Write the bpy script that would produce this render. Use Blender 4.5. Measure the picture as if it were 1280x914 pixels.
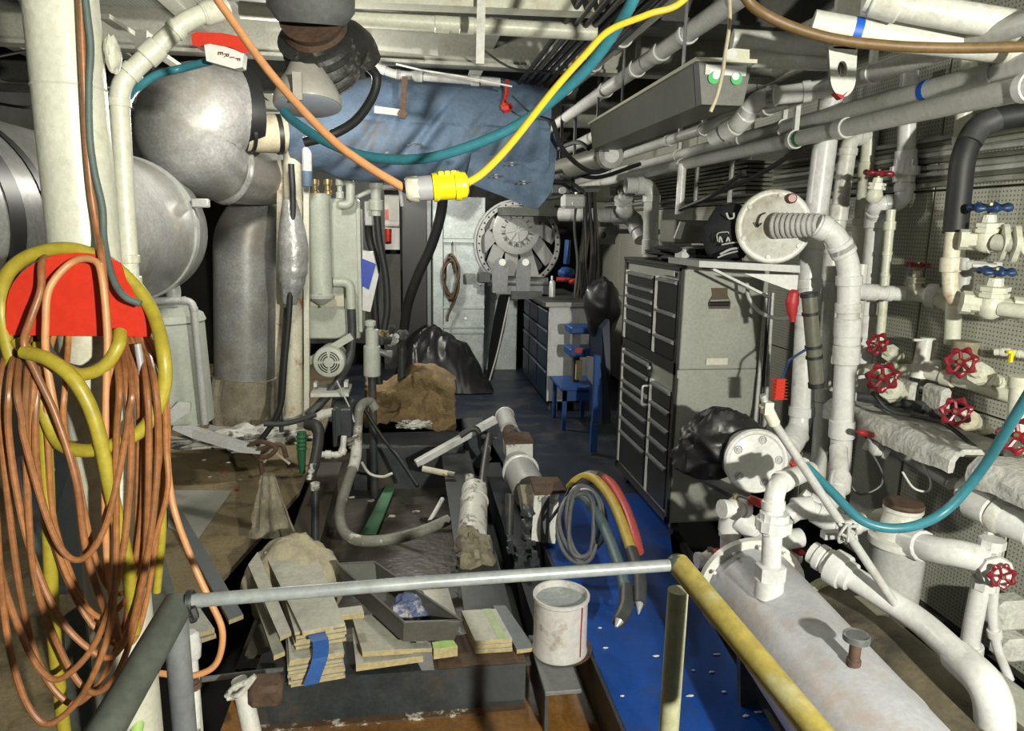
import bpy, bmesh, math, random
from mathutils import Vector, Matrix, noise as mnoise
for o in list(bpy.data.objects): bpy.data.objects.remove(o)
C = bpy.context.scene.collection
scn = bpy.context.scene
rnd = random.Random(7)
# ------------------------------------------------------------------ camera
F_PX = 880.0; ROLL = math.radians(1.0); CAM = Vector((0, 0, 1.75))
_c, _s = math.cos(ROLL), math.sin(ROLL)
_ux = -130*_c - 174*_s; _uy = -130*_s + 174*_c
PH = math.atan(_uy/F_PX); TH = math.atan(-_ux/F_PX*math.cos(PH))
FW = Vector((math.sin(TH)*math.cos(PH), math.cos(TH)*math.cos(PH), -math.sin(PH)))
_R = Vector((math.cos(TH), -math.sin(TH), 0)); _U = Vector((math.sin(TH)*math.sin(PH), math.cos(TH)*math.sin(PH), math.cos(PH)))
RT = _R*_c + _U*_s; UP = _U*_c - _R*_s
cam = bpy.data.objects.new('camera', bpy.data.cameras.new('camera')); C.objects.link(cam)
cam.matrix_world = Matrix(((RT.x, UP.x, -FW.x, CAM.x), (RT.y, UP.y, -FW.y, CAM.y), (RT.z, UP.z, -FW.z, CAM.z), (0, 0, 0, 1)))
cam.data.sensor_width = 36; cam.data.lens = F_PX/1280*36; cam.data.clip_start = .02
scn.camera = cam
# ------------------------------------------------------------------ light
scn.view_settings.view_transform = 'Standard'; scn.view_settings.look = 'None'
scn.view_settings.gamma = 1; scn.view_settings.use_curve_mapping = False
scn.view_settings.exposure = 0.88
w = bpy.data.worlds.new('world'); scn.world = w; w.use_nodes = True
w.node_tree.nodes['Background'].inputs[0].default_value = (.75, .82, .8, 1)
w.node_tree.nodes['Background'].inputs[1].default_value = .045
def lamp(name, kind, loc, power, col, size=.05, target=None, cone=None):
    d = bpy.data.lights.new(name, kind); d.energy = power; d.color = col
    if kind != 'AREA': d.shadow_soft_size = size
    else: d.size = size
    o = bpy.data.objects.new(name, d); C.objects.link(o); o.location = loc
    if target: o.rotation_euler = (Vector(target)-Vector(loc)).to_track_quat('-Z', 'Y').to_euler()
    if cone: d.spot_size = math.radians(cone); d.spot_blend = .35
    return o
lamp('work_flood_light', 'POINT', (1.15, -1.3, 1.98), 470, (1.0, .985, .85), .05)
lamp('overhead_fill_light', 'POINT', (-.15, 6.6, 2.45), 85, (1.0, .96, .86), .08)  # added fill without a fixture, brightens the far end of the room
lamp('mid_fill_light', 'POINT', (-.55, 3.9, 2.35), 30, (1.0, .96, .86), .10)  # added fill at mid-room, no real lamp hangs here
# ------------------------------------------------------------------ pixel <-> place
def ray(px, py): return FW + RT*((px-640)/F_PX) + UP*((457-py)/F_PX)
def P(px, py, Y):
    d = ray(px, py); return CAM + d*(Y/d.y)
def PZ(px, py, z):
    d = ray(px, py); return CAM + d*((z-CAM.z)/d.z)
def PX(px, py, x):
    d = ray(px, py); return CAM + d*((x-CAM.x)/d.x)
def pxr(px, py, Y, n):            # n pixels at that place, in metres
    d = ray(px, py); return n*(Y/d.y)/F_PX
V3 = Vector
# ------------------------------------------------------------------ shapes: every one returns (verts, faces)
def merge(*gs):
    V, F = [], []
    for v, f in gs:
        b = len(V); V += list(v); F += [tuple(i+b for i in q) for q in f]
    return V, F
def frame(ax):
    ax = Vector(ax).normalized()
    h = Vector((0, 0, 1)) if abs(ax.z) < .9 else Vector((1, 0, 0))
    u = ax.cross(h).normalized(); return u, ax.cross(u).normalized(), ax
def cr(pts, sub=6):
    pts = [Vector(p) for p in pts]
    if len(pts) < 3: return pts
    out = []
    for i in range(len(pts)-1):
        p0 = pts[i-1] if i else pts[0]*2-pts[1]
        p1, p2 = pts[i], pts[i+1]
        p3 = pts[i+2] if i+2 < len(pts) else p2*2-p1
        for k in range(sub):
            t = k/sub
            out.append(.5*((2*p1)+(p2-p0)*t+(2*p0-5*p1+4*p2-p3)*t*t+(3*p1-p0-3*p2+p3)*t**3))
    out.append(pts[-1]); return out
def fil(pts, R, sub=6):
    pts = [Vector(p) for p in pts]; out = [pts[0]]
    for i in range(1, len(pts)-1):
        a, b, c = pts[i-1], pts[i], pts[i+1]
        d1 = (a-b); d2 = (c-b); l = min(R, d1.length*.48, d2.length*.48)
        s = b+d1.normalized()*l; e = b+d2.normalized()*l
        for k in range(sub+1):
            t = k/sub; out.append(s*(1-t)**2+b*2*t*(1-t)*1.0+e*t*t)
    out.append(pts[-1]); return out
def tube(path, r, n=12, cap=True):
    path = [Vector(p) for p in path]
    q = [path[0]]
    for p in path[1:]:
        if (p-q[-1]).length > 1e-5: q.append(p)
    if not isinstance(r, (int, float)):
        r = list(r)
        if len(r) != len(q): r = [r[min(len(r)-1, int(i*(len(r)-1)/max(1, len(q)-1)+.5))] for i in range(len(q))]
    path = q; m = len(path); V, F = [], []
    t = (path[1]-path[0]).normalized(); u, v, _ = frame(t)
    for i, p in enumerate(path):
        tn = (path[min(i+1, m-1)]-path[max(i-1, 0)])
        tn = tn.normalized() if tn.length > 1e-9 else t
        ax = t.cross(tn)
        if ax.length > 1e-7:
            R = Matrix.Rotation(t.angle(tn), 3, ax); u = R @ u; v = R @ v
        t = tn; rr = r if isinstance(r, (int, float)) else r[i]
        for k in range(n):
            a = 2*math.pi*k/n; V.append(p+(u*math.cos(a)+v*math.sin(a))*rr)
    for i in range(m-1):
        for k in range(n):
            k2 = (k+1) % n; F.append((i*n+k, i*n+k2, (i+1)*n+k2, (i+1)*n+k))
    if cap: F.append(tuple(range(n-1, -1, -1))); F.append(tuple(range((m-1)*n, m*n)))
    return V, F
def lathe(p0, ax, prof, n=20, sq=None):
    u, v, ax = frame(ax); p0 = Vector(p0); V, F = [], []
    for t, r in prof:
        for k in range(n):
            a = 2*math.pi*k/n; f = 1 if sq is None else sq(a)
            V.append(p0+ax*t+(u*math.cos(a)+v*math.sin(a))*r*f)
    for i in range(len(prof)-1):
        for k in range(n):
            k2 = (k+1) % n; F.append((i*n+k, i*n+k2, (i+1)*n+k2, (i+1)*n+k))
    F.append(tuple(range(n-1, -1, -1))); F.append(tuple(range((len(prof)-1)*n, len(prof)*n)))
    return V, F
def cyl(a, b, r, n=16, bev=0):
    a, b = Vector(a), Vector(b); L = (b-a).length
    if bev: return lathe(a, b-a, [(0, r-bev), (bev, r), (L-bev, r), (L, r-bev)], n)
    return lathe(a, b-a, [(0, r), (L, r)], n)
def ringg(c, ax, R, t, wd, n=24):     # flat ring: outer R, inner R-t, width wd along ax
    u, v, ax = frame(ax); c = Vector(c); V, F = [], []
    for s, rr in ((-.5, R-t), (-.5, R), (.5, R), (.5, R-t)):
        for k in range(n):
            a = 2*math.pi*k/n; V.append(c+ax*s*wd+(u*math.cos(a)+v*math.sin(a))*rr)
    for i in range(4):
        for k in range(n):
            k2 = (k+1) % n; j = (i+1) % 4; F.append((i*n+k, i*n+k2, j*n+k2, j*n+k))
    return V, F
def torus(c, ax, R, r, n=24, m=8, lob=0, amp=0):
    u, v, ax = frame(ax); c = Vector(c); V, F = [], []
    for k in range(n):
        a = 2*math.pi*k/n; d = u*math.cos(a)+v*math.sin(a); RR = R*(1+amp*math.cos(lob*a)); rr = r*(1+.35*(amp > 0)*math.cos(lob*a))
        for j in range(m):
            b = 2*math.pi*j/m; V.append(c+d*(RR+rr*math.cos(b))+ax*rr*math.sin(b))
    for k in range(n):
        for j in range(m):
            F.append((k*m+j, ((k+1) % n)*m+j, ((k+1) % n)*m+(j+1) % m, k*m+(j+1) % m))
    return V, F
AX = (Vector((1, 0, 0)), Vector((0, 1, 0)), Vector((0, 0, 1)))
def box(c, s, ax=AX, bev=0):
    c = Vector(c); hx, hy, hz = s[0]/2, s[1]/2, s[2]/2
    def pt(x, y, z): return c+ax[0]*x+ax[1]*y+ax[2]*z
    if not bev:
        V = [pt(x*hx, y*hy, z*hz) for x in (-1, 1) for y in (-1, 1) for z in (-1, 1)]
        F = [(0, 1, 3, 2), (4, 6, 7, 5), (0, 4, 5, 1), (2, 3, 7, 6), (0, 2, 6, 4), (1, 5, 7, 3)]
        return V, F
    b = min(bev, hx*.9, hy*.9, hz*.9)
    V = []; idx = {}
    for x in (-1, 1):
        for y in (-1, 1):
            for z in (-1, 1):
                for k in range(3):
                    d = [hx, hy, hz]
                    for j in range(3):
                        if j != k: d[j] -= b
                    idx[(x, y, z, k)] = len(V); V.append(pt(x*d[0], y*d[1], z*d[2]))
    F = []
    for k in range(3):
        j, l = [q for q in range(3) if q != k]
        for s_ in (-1, 1):
            q = []
            for a, b2 in ((-1, -1), (1, -1), (1, 1), (-1, 1)):
                e = [0, 0, 0]; e[k] = s_; e[j] = a; e[l] = b2; q.append(idx[(*e, k)])
            F.append(tuple(q))
    for k in range(3):                       # edges parallel to axis k
        j, l = [q for q in range(3) if q != k]
        for a in (-1, 1):
            for b2 in (-1, 1):
                e0 = [0, 0, 0]; e0[j] = a; e0[l] = b2; e1 = list(e0); e0[k] = -1; e1[k] = 1
                F.append((idx[(*e0, j)], idx[(*e1, j)], idx[(*e1, l)], idx[(*e0, l)]))
    for x in (-1, 1):
        for y in (-1, 1):
            for z in (-1, 1): F.append(tuple(idx[(x, y, z, k)] for k in range(3)))
    return V, F
def bxa(a, b, bev=0):                # axis-aligned box from two corners
    a, b = Vector(a), Vector(b); return box((a+b)/2, [abs(q) for q in (b-a)], AX, bev)
def bar(a, b, wd, th, up=(0, 0, 1), bev=0):     # rectangular bar from a to b
    a, b = Vector(a), Vector(b); d = (b-a); L = d.length; d.normalize()
    up = Vector(up); s = d.cross(up)
    if s.length < 1e-4: s = d.cross(Vector((1, 0, 0)))
    s.normalize(); u = s.cross(d).normalized()
    return box((a+b)/2, (wd, L, th), (s, d, u), bev)
def prism(poly, ext):
    poly = [Vector(p) for p in poly]; ext = Vector(ext); n = len(poly)
    V = poly+[p+ext for p in poly]
    F = [tuple(range(n-1, -1, -1)), tuple(range(n, 2*n))]+[(k, (k+1) % n, n+(k+1) % n, n+k) for k in range(n)]
    return V, F
def fbm(p, s=1.0, o=3): return mnoise.fractal(Vector(p)*s, 1.0, 2.0, o)
def blob(c, rad, seed=0, amp=.15, fr=2.0, n=28, m=18, flat=None, ridg=False):
    c = Vector(c); V, F = [], []; off = Vector((seed*7.1, seed*3.3, seed*1.7))
    for i in range(m+1):
        th = math.pi*i/m
        for k in range(n):
            a = 2*math.pi*k/n; d = Vector((math.sin(th)*math.cos(a), math.sin(th)*math.sin(a), math.cos(th)))
            q = fbm(d*fr+off, 1, 4)
            if ridg: q = (abs(q)*-2+.5)
            f = 1+amp*q; p = Vector((d.x*rad[0], d.y*rad[1], d.z*rad[2]))*f
            if flat is not None and p.z < flat: p.z = flat+.1*(p.z-flat)
            V.append(c+p)
    for i in range(m):
        for k in range(n): F.append((i*n+k, (i+1)*n+k, (i+1)*n+(k+1) % n, i*n+(k+1) % n))
    return V, F
def sheet(fn, nu, nv, th=.004):       # closed thin sheet from fn(u,v)
    g = [[Vector(fn(i/nu, j/nv)) for j in range(nv+1)] for i in range(nu+1)]
    N = (nu+1)*(nv+1); V = [p for r in g for p in r]; V2 = []
    for i in range(nu+1):
        for j in range(nv+1):
            du = g[min(i+1, nu)][j]-g[max(i-1, 0)][j]; dv = g[i][min(j+1, nv)]-g[i][max(j-1, 0)]
            nn = du.cross(dv); nn = nn.normalized() if nn.length > 1e-9 else Vector((0, 0, 1)); V2.append(g[i][j]-nn*th)
    ix = lambda i, j: i*(nv+1)+j
    F = []
    for i in range(nu):
        for j in range(nv):
            q = (ix(i, j), ix(i+1, j), ix(i+1, j+1), ix(i, j+1)); F.append(q); F.append(tuple(k+N for k in reversed(q)))
    rim = [ix(i, 0) for i in range(nu+1)]+[ix(nu, j) for j in range(1, nv+1)]+[ix(i, nv) for i in range(nu-1, -1, -1)]+[ix(0, j) for j in range(nv-1, 0, -1)]
    for a, b in zip(rim, rim[1:]+rim[:1]): F.append((b, a, a+N, b+N))
    return V+V2, F
# ------------------------------------------------------------------ materials
MT = {}
def mat(name, col, rough=.5, metal=0, var=.25, scale=6, dirt=None, dl=(.52, .68), ds=3.0, bump=0, bs=60, spec=.5, emit=0, col2=None):
    m = bpy.data.materials.new(name); m.use_nodes = True; MT[name] = m
    nt = m.node_tree; N = nt.nodes; L = nt.links; B = N['Principled BSDF']
    B.inputs['Roughness'].default_value = rough; B.inputs['Metallic'].default_value = metal
    B.inputs['Specular IOR Level'].default_value = spec
    geo = N.new('ShaderNodeNewGeometry')
    n1 = N.new('ShaderNodeTexNoise'); n1.inputs['Scale'].default_value = scale; n1.inputs['Detail'].default_value = 6; n1.inputs['Roughness'].default_value = .65
    L.new(geo.outputs['Position'], n1.inputs['Vector'])
    r1 = N.new('ShaderNodeValToRGB'); r1.color_ramp.elements[0].position = .3; r1.color_ramp.elements[1].position = .7
    c2 = col2 or tuple(c*(1-var) for c in col)
    r1.color_ramp.elements[0].color = (*c2, 1); r1.color_ramp.elements[1].color = (*[min(1, c*(1+var*.25)) for c in col], 1)
    L.new(n1.outputs['Fac'], r1.inputs[0]); out = r1.outputs[0]
    nf = N.new('ShaderNodeTexNoise'); nf.inputs['Scale'].default_value = 55; nf.inputs['Detail'].default_value = 5; nf.inputs['Roughness'].default_value = .7
    L.new(geo.outputs['Position'], nf.inputs['Vector'])
    rf = N.new('ShaderNodeMapRange'); rf.inputs[1].default_value = .35; rf.inputs[2].default_value = .65; rf.inputs[3].default_value = 1-min(.30, var*.8); rf.inputs[4].default_value = 1.05; L.new(nf.outputs['Fac'], rf.inputs[0])
    ml = N.new('ShaderNodeMix'); ml.data_type = 'RGBA'; ml.blend_type = 'MULTIPLY'; ml.inputs[0].default_value = 1; L.new(out, ml.inputs[6]); L.new(rf.outputs[0], ml.inputs[7]); out = ml.outputs[2]
    if dirt:
        n2 = N.new('ShaderNodeTexNoise'); n2.inputs['Scale'].default_value = ds; n2.inputs['Detail'].default_value = 9; n2.inputs['Roughness'].default_value = .72
        L.new(geo.outputs['Position'], n2.inputs['Vector'])
        r2 = N.new('ShaderNodeValToRGB'); r2.color_ramp.elements[0].position = dl[0]; r2.color_ramp.elements[1].position = dl[1]
        r2.color_ramp.elements[0].color = (0, 0, 0, 1); r2.color_ramp.elements[1].color = (1, 1, 1, 1); L.new(n2.outputs['Fac'], r2.inputs[0])
        mx = N.new('ShaderNodeMix'); mx.data_type = 'RGBA'; L.new(r2.outputs[0], mx.inputs[0]); L.new(out, mx.inputs[6]); mx.inputs[7].default_value = (*dirt, 1); out = mx.outputs[2]
    L.new(out, B.inputs['Base Color'])
    if bump:
        n3 = N.new('ShaderNodeTexNoise'); n3.inputs['Scale'].default_value = bs; n3.inputs['Detail'].default_value = 4; L.new(geo.outputs['Position'], n3.inputs['Vector'])
        bp = N.new('ShaderNodeBump'); bp.inputs['Strength'].default_value = bump; bp.inputs['Distance'].default_value = .01
        L.new(n3.outputs['Fac'], bp.inputs['Height']); L.new(bp.outputs[0], B.inputs['Normal'])
    if emit: B.inputs['Emission Color'].default_value = (*col, 1); B.inputs['Emission Strength'].default_value = emit
    return m
mat('white', (.70, .70, .65), .38, dirt=(.33, .30, .23), dl=(.53, .70), var=.16, bump=.12, bs=45)
mat('pvc', (.70, .70, .69), .30, dirt=(.40, .38, .31), dl=(.55, .74), ds=5, var=.14)
mat('cream', (.66, .66, .55), .38, dirt=(.36, .29, .16), dl=(.54, .72), var=.14, bump=.15, bs=60)
mat('creamrust', (.70, .66, .52), .45, dirt=(.38, .17, .05), dl=(.54, .64), ds=7, var=.2)
mat('greywhite', (.50, .50, .49), .40, dirt=(.26, .24, .20), dl=(.55, .74), var=.2)
mat('overpipe', (.64, .64, .61), .38, dirt=(.32, .30, .25), dl=(.54, .72), var=.18)
mat('palegreen', (.50, .53, .46), .42, dirt=(.30, .20, .09), dl=(.64, .76), ds=4, var=.15, bump=.15, bs=50)
mat('tankdirtshade', (.15, .125, .08), .6, dirt=(.05, .045, .035), dl=(.48, .6), ds=4, var=.3, bump=.2)  # dirty brown, with the shade on the second tank darkened into it
mat('strandorange', (.46, .19, .065), .40, var=.3, scale=9)
mat('tankwhite', (.50, .50, .54), .42, dirt=(.42, .31, .22), dl=(.50, .72), ds=4, var=.16, bump=.1, bs=40)
mat('galv', (.44, .48, .48), .38, .25, var=.3, scale=9, dirt=(.20, .30, .29), dl=(.55, .75))
mat('alum', (.55, .56, .54), .36, .3, var=.2, scale=5)
mat('chestside', (.40, .41, .37), .42, .35, var=.18, scale=3, dirt=(.27, .26, .21), dl=(.55, .8))
mat('foil', (.48, .48, .47), .34, .35, var=.35, scale=14, bump=.5, bs=30)
mat('silverpaint', (.38, .38, .37), .40, .15, var=.38, scale=4, dirt=(.22, .205, .175), dl=(.48, .66), bump=.12, bs=18)
mat('lagging', (.28, .25, .18), .85, var=.45, scale=8, bump=.5, bs=25)
mat('bluewrap', (.115, .175, .265), .72, var=.22, scale=5, dirt=(.16, .13, .09), dl=(.58, .72), ds=3, bump=.9, bs=7)
mat('black', (.012, .012, .013), .45, var=.3)
mat('bootwrap', (.035, .035, .034), .5, var=.4, scale=10, dirt=(.16, .155, .13), dl=(.55, .66), ds=14, bump=.35, bs=40)
mat('rubber', (.022, .023, .025), .55, var=.3)
mat('blacksteel', (.042, .05, .055), .42, var=.4, scale=7, dirt=(.10, .08, .06), dl=(.56, .75))
mat('darksteel', (.07, .078, .085), .45, .2, var=.4, dirt=(.11, .08, .05), dl=(.52, .72))
mat('brownsteel', (.10, .085, .06), .5, .1, var=.4, dirt=(.05, .05, .045), dl=(.5, .65), ds=3)
mat('steelgrey', (.20, .21, .215), .42, .3, var=.25)
mat('greyrail', (.27, .29, .29), .33, .1, var=.25, scale=12)
mat('railgreen', (.085, .095, .08), .45, .1, var=.3, scale=8)
mat('yellowrail', (.36, .29, .07), .42, var=.3, scale=9, dirt=(.36, .35, .22), dl=(.5, .66), ds=5)
mat('palerail', (.40, .39, .24), .42, var=.25, scale=9, dirt=(.25, .2, .1), dl=(.6, .75))
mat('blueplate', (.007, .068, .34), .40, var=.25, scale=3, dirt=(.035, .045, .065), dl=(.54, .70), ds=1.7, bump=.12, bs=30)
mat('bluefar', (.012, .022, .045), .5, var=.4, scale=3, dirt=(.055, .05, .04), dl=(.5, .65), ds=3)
mat('bilge', (.30, .14, .035), .18, var=.5, scale=2.4, dirt=(.34, .17, .05), dl=(.5, .72), ds=2.5)
mat('brownfloor', (.30, .235, .13), .72, var=.35, scale=3, dirt=(.07, .055, .035), dl=(.52, .68), ds=4, bump=.25, bs=35)
mat('sludge', (.075, .066, .052), .38, var=.5, scale=4, dirt=(.12, .09, .055), dl=(.52, .7), ds=5, bump=.4, bs=22)
mat('hull', (.018, .018, .016), .7, var=.4)
mat('ceil', (.30, .30, .26), .7, var=.3, scale=2, dirt=(.12, .11, .09), dl=(.55, .75))
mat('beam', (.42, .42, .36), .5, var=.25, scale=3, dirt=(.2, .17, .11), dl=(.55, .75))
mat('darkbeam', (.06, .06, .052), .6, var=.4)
mat('red', (.62, .035, .015), .38, var=.12, scale=4)
mat('valvered', (.27, .014, .028), .32, var=.35, scale=30)
mat('redtape', (.45, .03, .03), .5)
mat('valveblue', (.012, .05, .16), .4, var=.3)
mat('yellowhose', (.42, .34, .035), .42, var=.2, scale=14)
mat('yellowcord', (.70, .48, .03), .38, var=.12)
mat('orangecord', (.62, .29, .12), .42, var=.15, scale=10)
mat('copper', (.38, .155, .058), .40, var=.35, scale=9, dirt=(.20, .10, .05), dl=(.56, .7))
mat('teal', (.04, .22, .28), .38, var=.18, scale=8)
mat('greyteal', (.10, .14, .13), .6, var=.2)
mat('browncable', (.17, .10, .035), .5, var=.3)
mat('plugyellow', (.80, .66, .01), .32, var=.05)
mat('pluggrey', (.36, .36, .38), .4, var=.1)
mat('plugcream', (.62, .60, .50), .4, var=.1)
mat('plywood', (.58, .47, .24), .6, var=.3, scale=18)
mat('paletape', (.42, .52, .28), .55, var=.15)
mat('boardtop', (.52, .51, .43), .55, var=.22, scale=7, dirt=(.22, .23, .22), dl=(.5, .7))
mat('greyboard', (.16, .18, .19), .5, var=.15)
mat('bluetape', (.035, .12, .40), .55, var=.12)
mat('greentape', (.42, .62, .20), .55, var=.1)
mat('greenstrip', (.08, .22, .11), .5, var=.1)
mat('burlap', (.26, .18, .085), .9, var=.4, scale=9, bump=.8, bs=60)
mat('canvas', (.46, .41, .29), .8, var=.25, scale=6, bump=.4, bs=16)
mat('oldcloth', (.30, .27, .19), .85, var=.35, scale=8, bump=.5, bs=20)
mat('plastic_black', (.017, .017, .019), .40, var=.3, bump=.3, bs=14)
mat('rag', (.12, .16, .32), .85, var=.5, scale=22, dirt=(.45, .42, .42), dl=(.52, .6), ds=14)
mat('traygrey', (.13, .13, .115), .5, var=.25)
mat('bucket', (.62, .60, .58), .42, var=.14, dirt=(.26, .19, .12), dl=(.54, .68), ds=8, bump=.2, bs=15)
mat('rust', (.12, .07, .045), .8, var=.45, scale=14, bump=.4, bs=40)
mat('chipped', (.66, .65, .60), .5, var=.15, dirt=(.09, .075, .06), dl=(.52, .60), ds=9, bump=.2)
mat('chippedblack', (.045, .043, .04), .5, var=.3, dirt=(.62, .60, .54), dl=(.58, .63), ds=7)
mat('hosepatch', (.24, .235, .20), .6, var=.3, dirt=(.64, .62, .54), dl=(.56, .64), ds=8)
mat('chippedrust', (.13, .075, .04), .6, var=.35, dirt=(.55, .52, .44), dl=(.56, .62), ds=12)
mat('drawer', (.028, .030, .028), .32, .3, var=.3)
mat('chestframe', (.045, .047, .043), .35, .4, var=.2)
mat('brightedge', (.72, .72, .68), .35, .1, var=.1)
mat('bluepaint', (.012, .065, .24), .42, var=.25, dirt=(.05, .05, .05), dl=(.62, .72))
mat('bluedrawer', (.010, .022, .05), .4, .2, var=.3)
mat('brownhandle', (.10, .065, .035), .5, var=.3)
mat('brass', (.42, .33, .16), .4, .6, var=.3)
mat('greenhose', (.03, .14, .06), .45, var=.2)
mat('hosegreyblue', (.11, .17, .18), .5, var=.35, scale=20)
mat('hoseyellow', (.50, .36, .06), .5, var=.2, scale=20)
mat('hosered', (.48, .08, .07), .45, var=.2, scale=20)
mat('coilgrey', (.13, .135, .14), .4, var=.3)
mat('hosedark', (.06, .062, .065), .5, var=.3)
mat('label_blue', (.02, .06, .42), .4, var=.1)
mat('paper', (.72, .72, .68), .6, var=.05)
mat('lampgrey', (.45, .43, .39), .4, var=.15)
mat('lampglass', (.42, .46, .54), .35, var=.1)
mat('fixture', (.16, .16, .125), .38, .1, var=.2, scale=3)
mat('fixturecap', (.55, .54, .42), .5, var=.1)
mat('greenled', (.05, .42, .12), .35, var=.1)
mat('stonechip', (.60, .60, .56), .75, var=.25, scale=20, bump=.8, bs=40)
mat('panelgrey', (.34, .345, .30), .6, var=.15)
mat('bluemark', (.01, .12, .62), .5, var=.1)
mat('greenmark', (.02, .22, .07), .5, var=.1)
mat('clothblack', (.012, .014, .018), .85, var=.4, bump=.4, bs=20)
mat('glassgreen', (.03, .16, .08), .2, var=.2)
mat('bulb', (.75, .75, .78), .3, var=.05)
# perforated wall lining: world-space grid of small holes
def perforated(name, col, hole, pitch, axes):
    m = mat(name, col, .6, var=.14, scale=1.5, dirt=tuple(c*.6 for c in col), dl=(.56, .72), ds=1.6)
    nt = m.node_tree; N = nt.nodes; L = nt.links; B = N['Principled BSDF']
    geo = N.new('ShaderNodeNewGeometry'); sx = N.new('ShaderNodeSeparateXYZ'); L.new(geo.outputs['Position'], sx.inputs[0])
    acc = None
    for a in axes:
        d = N.new('ShaderNodeMath'); d.operation = 'DIVIDE'; L.new(sx.outputs[a], d.inputs[0]); d.inputs[1].default_value = pitch
        f = N.new('ShaderNodeMath'); f.operation = 'FRACT'; L.new(d.outputs[0], f.inputs[0])
        s = N.new('ShaderNodeMath'); s.operation = 'SUBTRACT'; L.new(f.outputs[0], s.inputs[0]); s.inputs[1].default_value = .5
        q = N.new('ShaderNodeMath'); q.operation = 'MULTIPLY'; L.new(s.outputs[0], q.inputs[0]); L.new(s.outputs[0], q.inputs[1])
        if acc is None: acc = q
        else:
            ad = N.new('ShaderNodeMath'); ad.operation = 'ADD'; L.new(acc.outputs[0], ad.inputs[0]); L.new(q.outputs[0], ad.inputs[1]); acc = ad
    lt = N.new('ShaderNodeMath'); lt.operation = 'LESS_THAN'; L.new(acc.outputs[0], lt.inputs[0]); lt.inputs[1].default_value = .045
    src = B.inputs['Base Color'].links[0].from_socket
    mx = N.new('ShaderNodeMix'); mx.data_type = 'RGBA'; L.new(lt.outputs[0], mx.inputs[0]); L.new(src, mx.inputs[6]); mx.inputs[7].default_value = (*hole, 1)
    L.new(mx.outputs[2], B.inputs['Base Color'])
perforated('perfwall', (.46, .46, .39), (.13, .13, .10), .0185, (1, 2))
perforated('perfceil', (.40, .41, .39), (.16, .16, .15), .022, (0, 1))
# ------------------------------------------------------------------ objects
ORG = {}
def mesh(name, g, m, smooth=True):
    V, F = g; me = bpy.data.meshes.new(name); me.from_pydata([tuple(v) for v in V], [], F); me.update()
    bm = bmesh.new(); bm.from_mesh(me); bmesh.ops.recalc_face_normals(bm, faces=bm.faces); bm.to_mesh(me); bm.free()
    me.materials.append(MT[m])
    if smooth:
        for p in me.polygons: p.use_smooth = True
        me.set_sharp_from_angle(angle=math.radians(38))
    return me
def base_of(V):
    xs = [v[0] for v in V]; ys = [v[1] for v in V]; zs = [v[2] for v in V]
    return Vector(((min(xs)+max(xs))/2, (min(ys)+max(ys))/2, min(zs)))
def tag(o, label, cat, group=None):
    o['label'] = label; o['category'] = cat
    if group: o['group'] = group
    return o
def thing(name, label, cat, at, group=None):
    o = bpy.data.objects.new(name, None); C.objects.link(o); o.empty_display_size = .05; o.location = Vector(at); ORG[o.name] = Vector(at)
    return tag(o, label, cat, group)
def part(par, name, g, m, label=None, smooth=True):
    og = ORG[par.name]; o = bpy.data.objects.new(name, mesh(name, ([Vector(v)-og for v in g[0]], g[1]), m, smooth))
    C.objects.link(o); o.parent = par; ORG[o.name] = og
    if label: o['label'] = label
    return o
def single(name, label, cat, g, m, group=None, smooth=True):
    b = base_of(g[0]); o = bpy.data.objects.new(name, mesh(name, ([Vector(v)-b for v in g[0]], g[1]), m, smooth))
    C.objects.link(o); o.location = b; ORG[o.name] = b
    return tag(o, label, cat, group)
def struct(name, g, m, smooth=False):
    b = base_of(g[0]); o = bpy.data.objects.new(name, mesh(name, ([Vector(v)-b for v in g[0]], g[1]), m, smooth))
    C.objects.link(o); o.location = b; ORG[o.name] = b; o['kind'] = 'structure'; return o
def pp(pts):                        # list of (px,py,Y) or Vectors -> places
    return [Vector(p) if isinstance(p, Vector) else P(*p) for p in pts]
def at_len(path, s):                # point and direction at share s of a path
    L = [0]
    for a, b in zip(path, path[1:]): L.append(L[-1]+(b-a).length)
    d = s*L[-1]
    for i in range(len(path)-1):
        if d <= L[i+1] or i == len(path)-2:
            k = (d-L[i])/max(1e-9, L[i+1]-L[i]); return path[i].lerp(path[i+1], k), (path[i+1]-path[i]).normalized()
def pipe(name, label, cat, m, pts, r, R=None, coup=(), cm=None, n=14, group=None, cw=1.0, cr_=1.28, elbows=True, par=None, marks=()):
    """rigid pipe with filleted elbows; couplings at shares of its length"""
    w = pp(pts); R = R or r*2.6; path = fil(w, R)
    t = par or thing(name, label, cat, min(w, key=lambda p: p.z), group)
    part(t, 'pipe', tube(path, r, n), m)
    if elbows and len(w) > 2:
        for i in range(1, len(w)-1):
            for q in (w[i-1], w[i+1]):
                d = (q-w[i]); l = min(R, d.length*.48); d.normalize()
                if (q-w[i]).length > R*1.2: part(t, 'elbow_socket', cyl(w[i]+d*(l*.75), w[i]+d*(l*.75+r*.9), r*1.16, n, r*.06), m)
    for s in coup:
        p, d = at_len(path, s); part(t, 'coupling', cyl(p-d*r*cw, p+d*r*cw, r*cr_, n, r*.1), cm or m)
    for s, mm in marks:
        p, d = at_len(path, s); part(t, 'paint_band', cyl(p-d*r*.3, p+d*r*.3, r*1.02, n), mm)
    return t
def hose(name, label, cat, m, pts, r, n=10, sub=8, group=None):
    return single(name, label, cat, tube(cr(pp(pts), sub), r, n), m, group)
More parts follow.
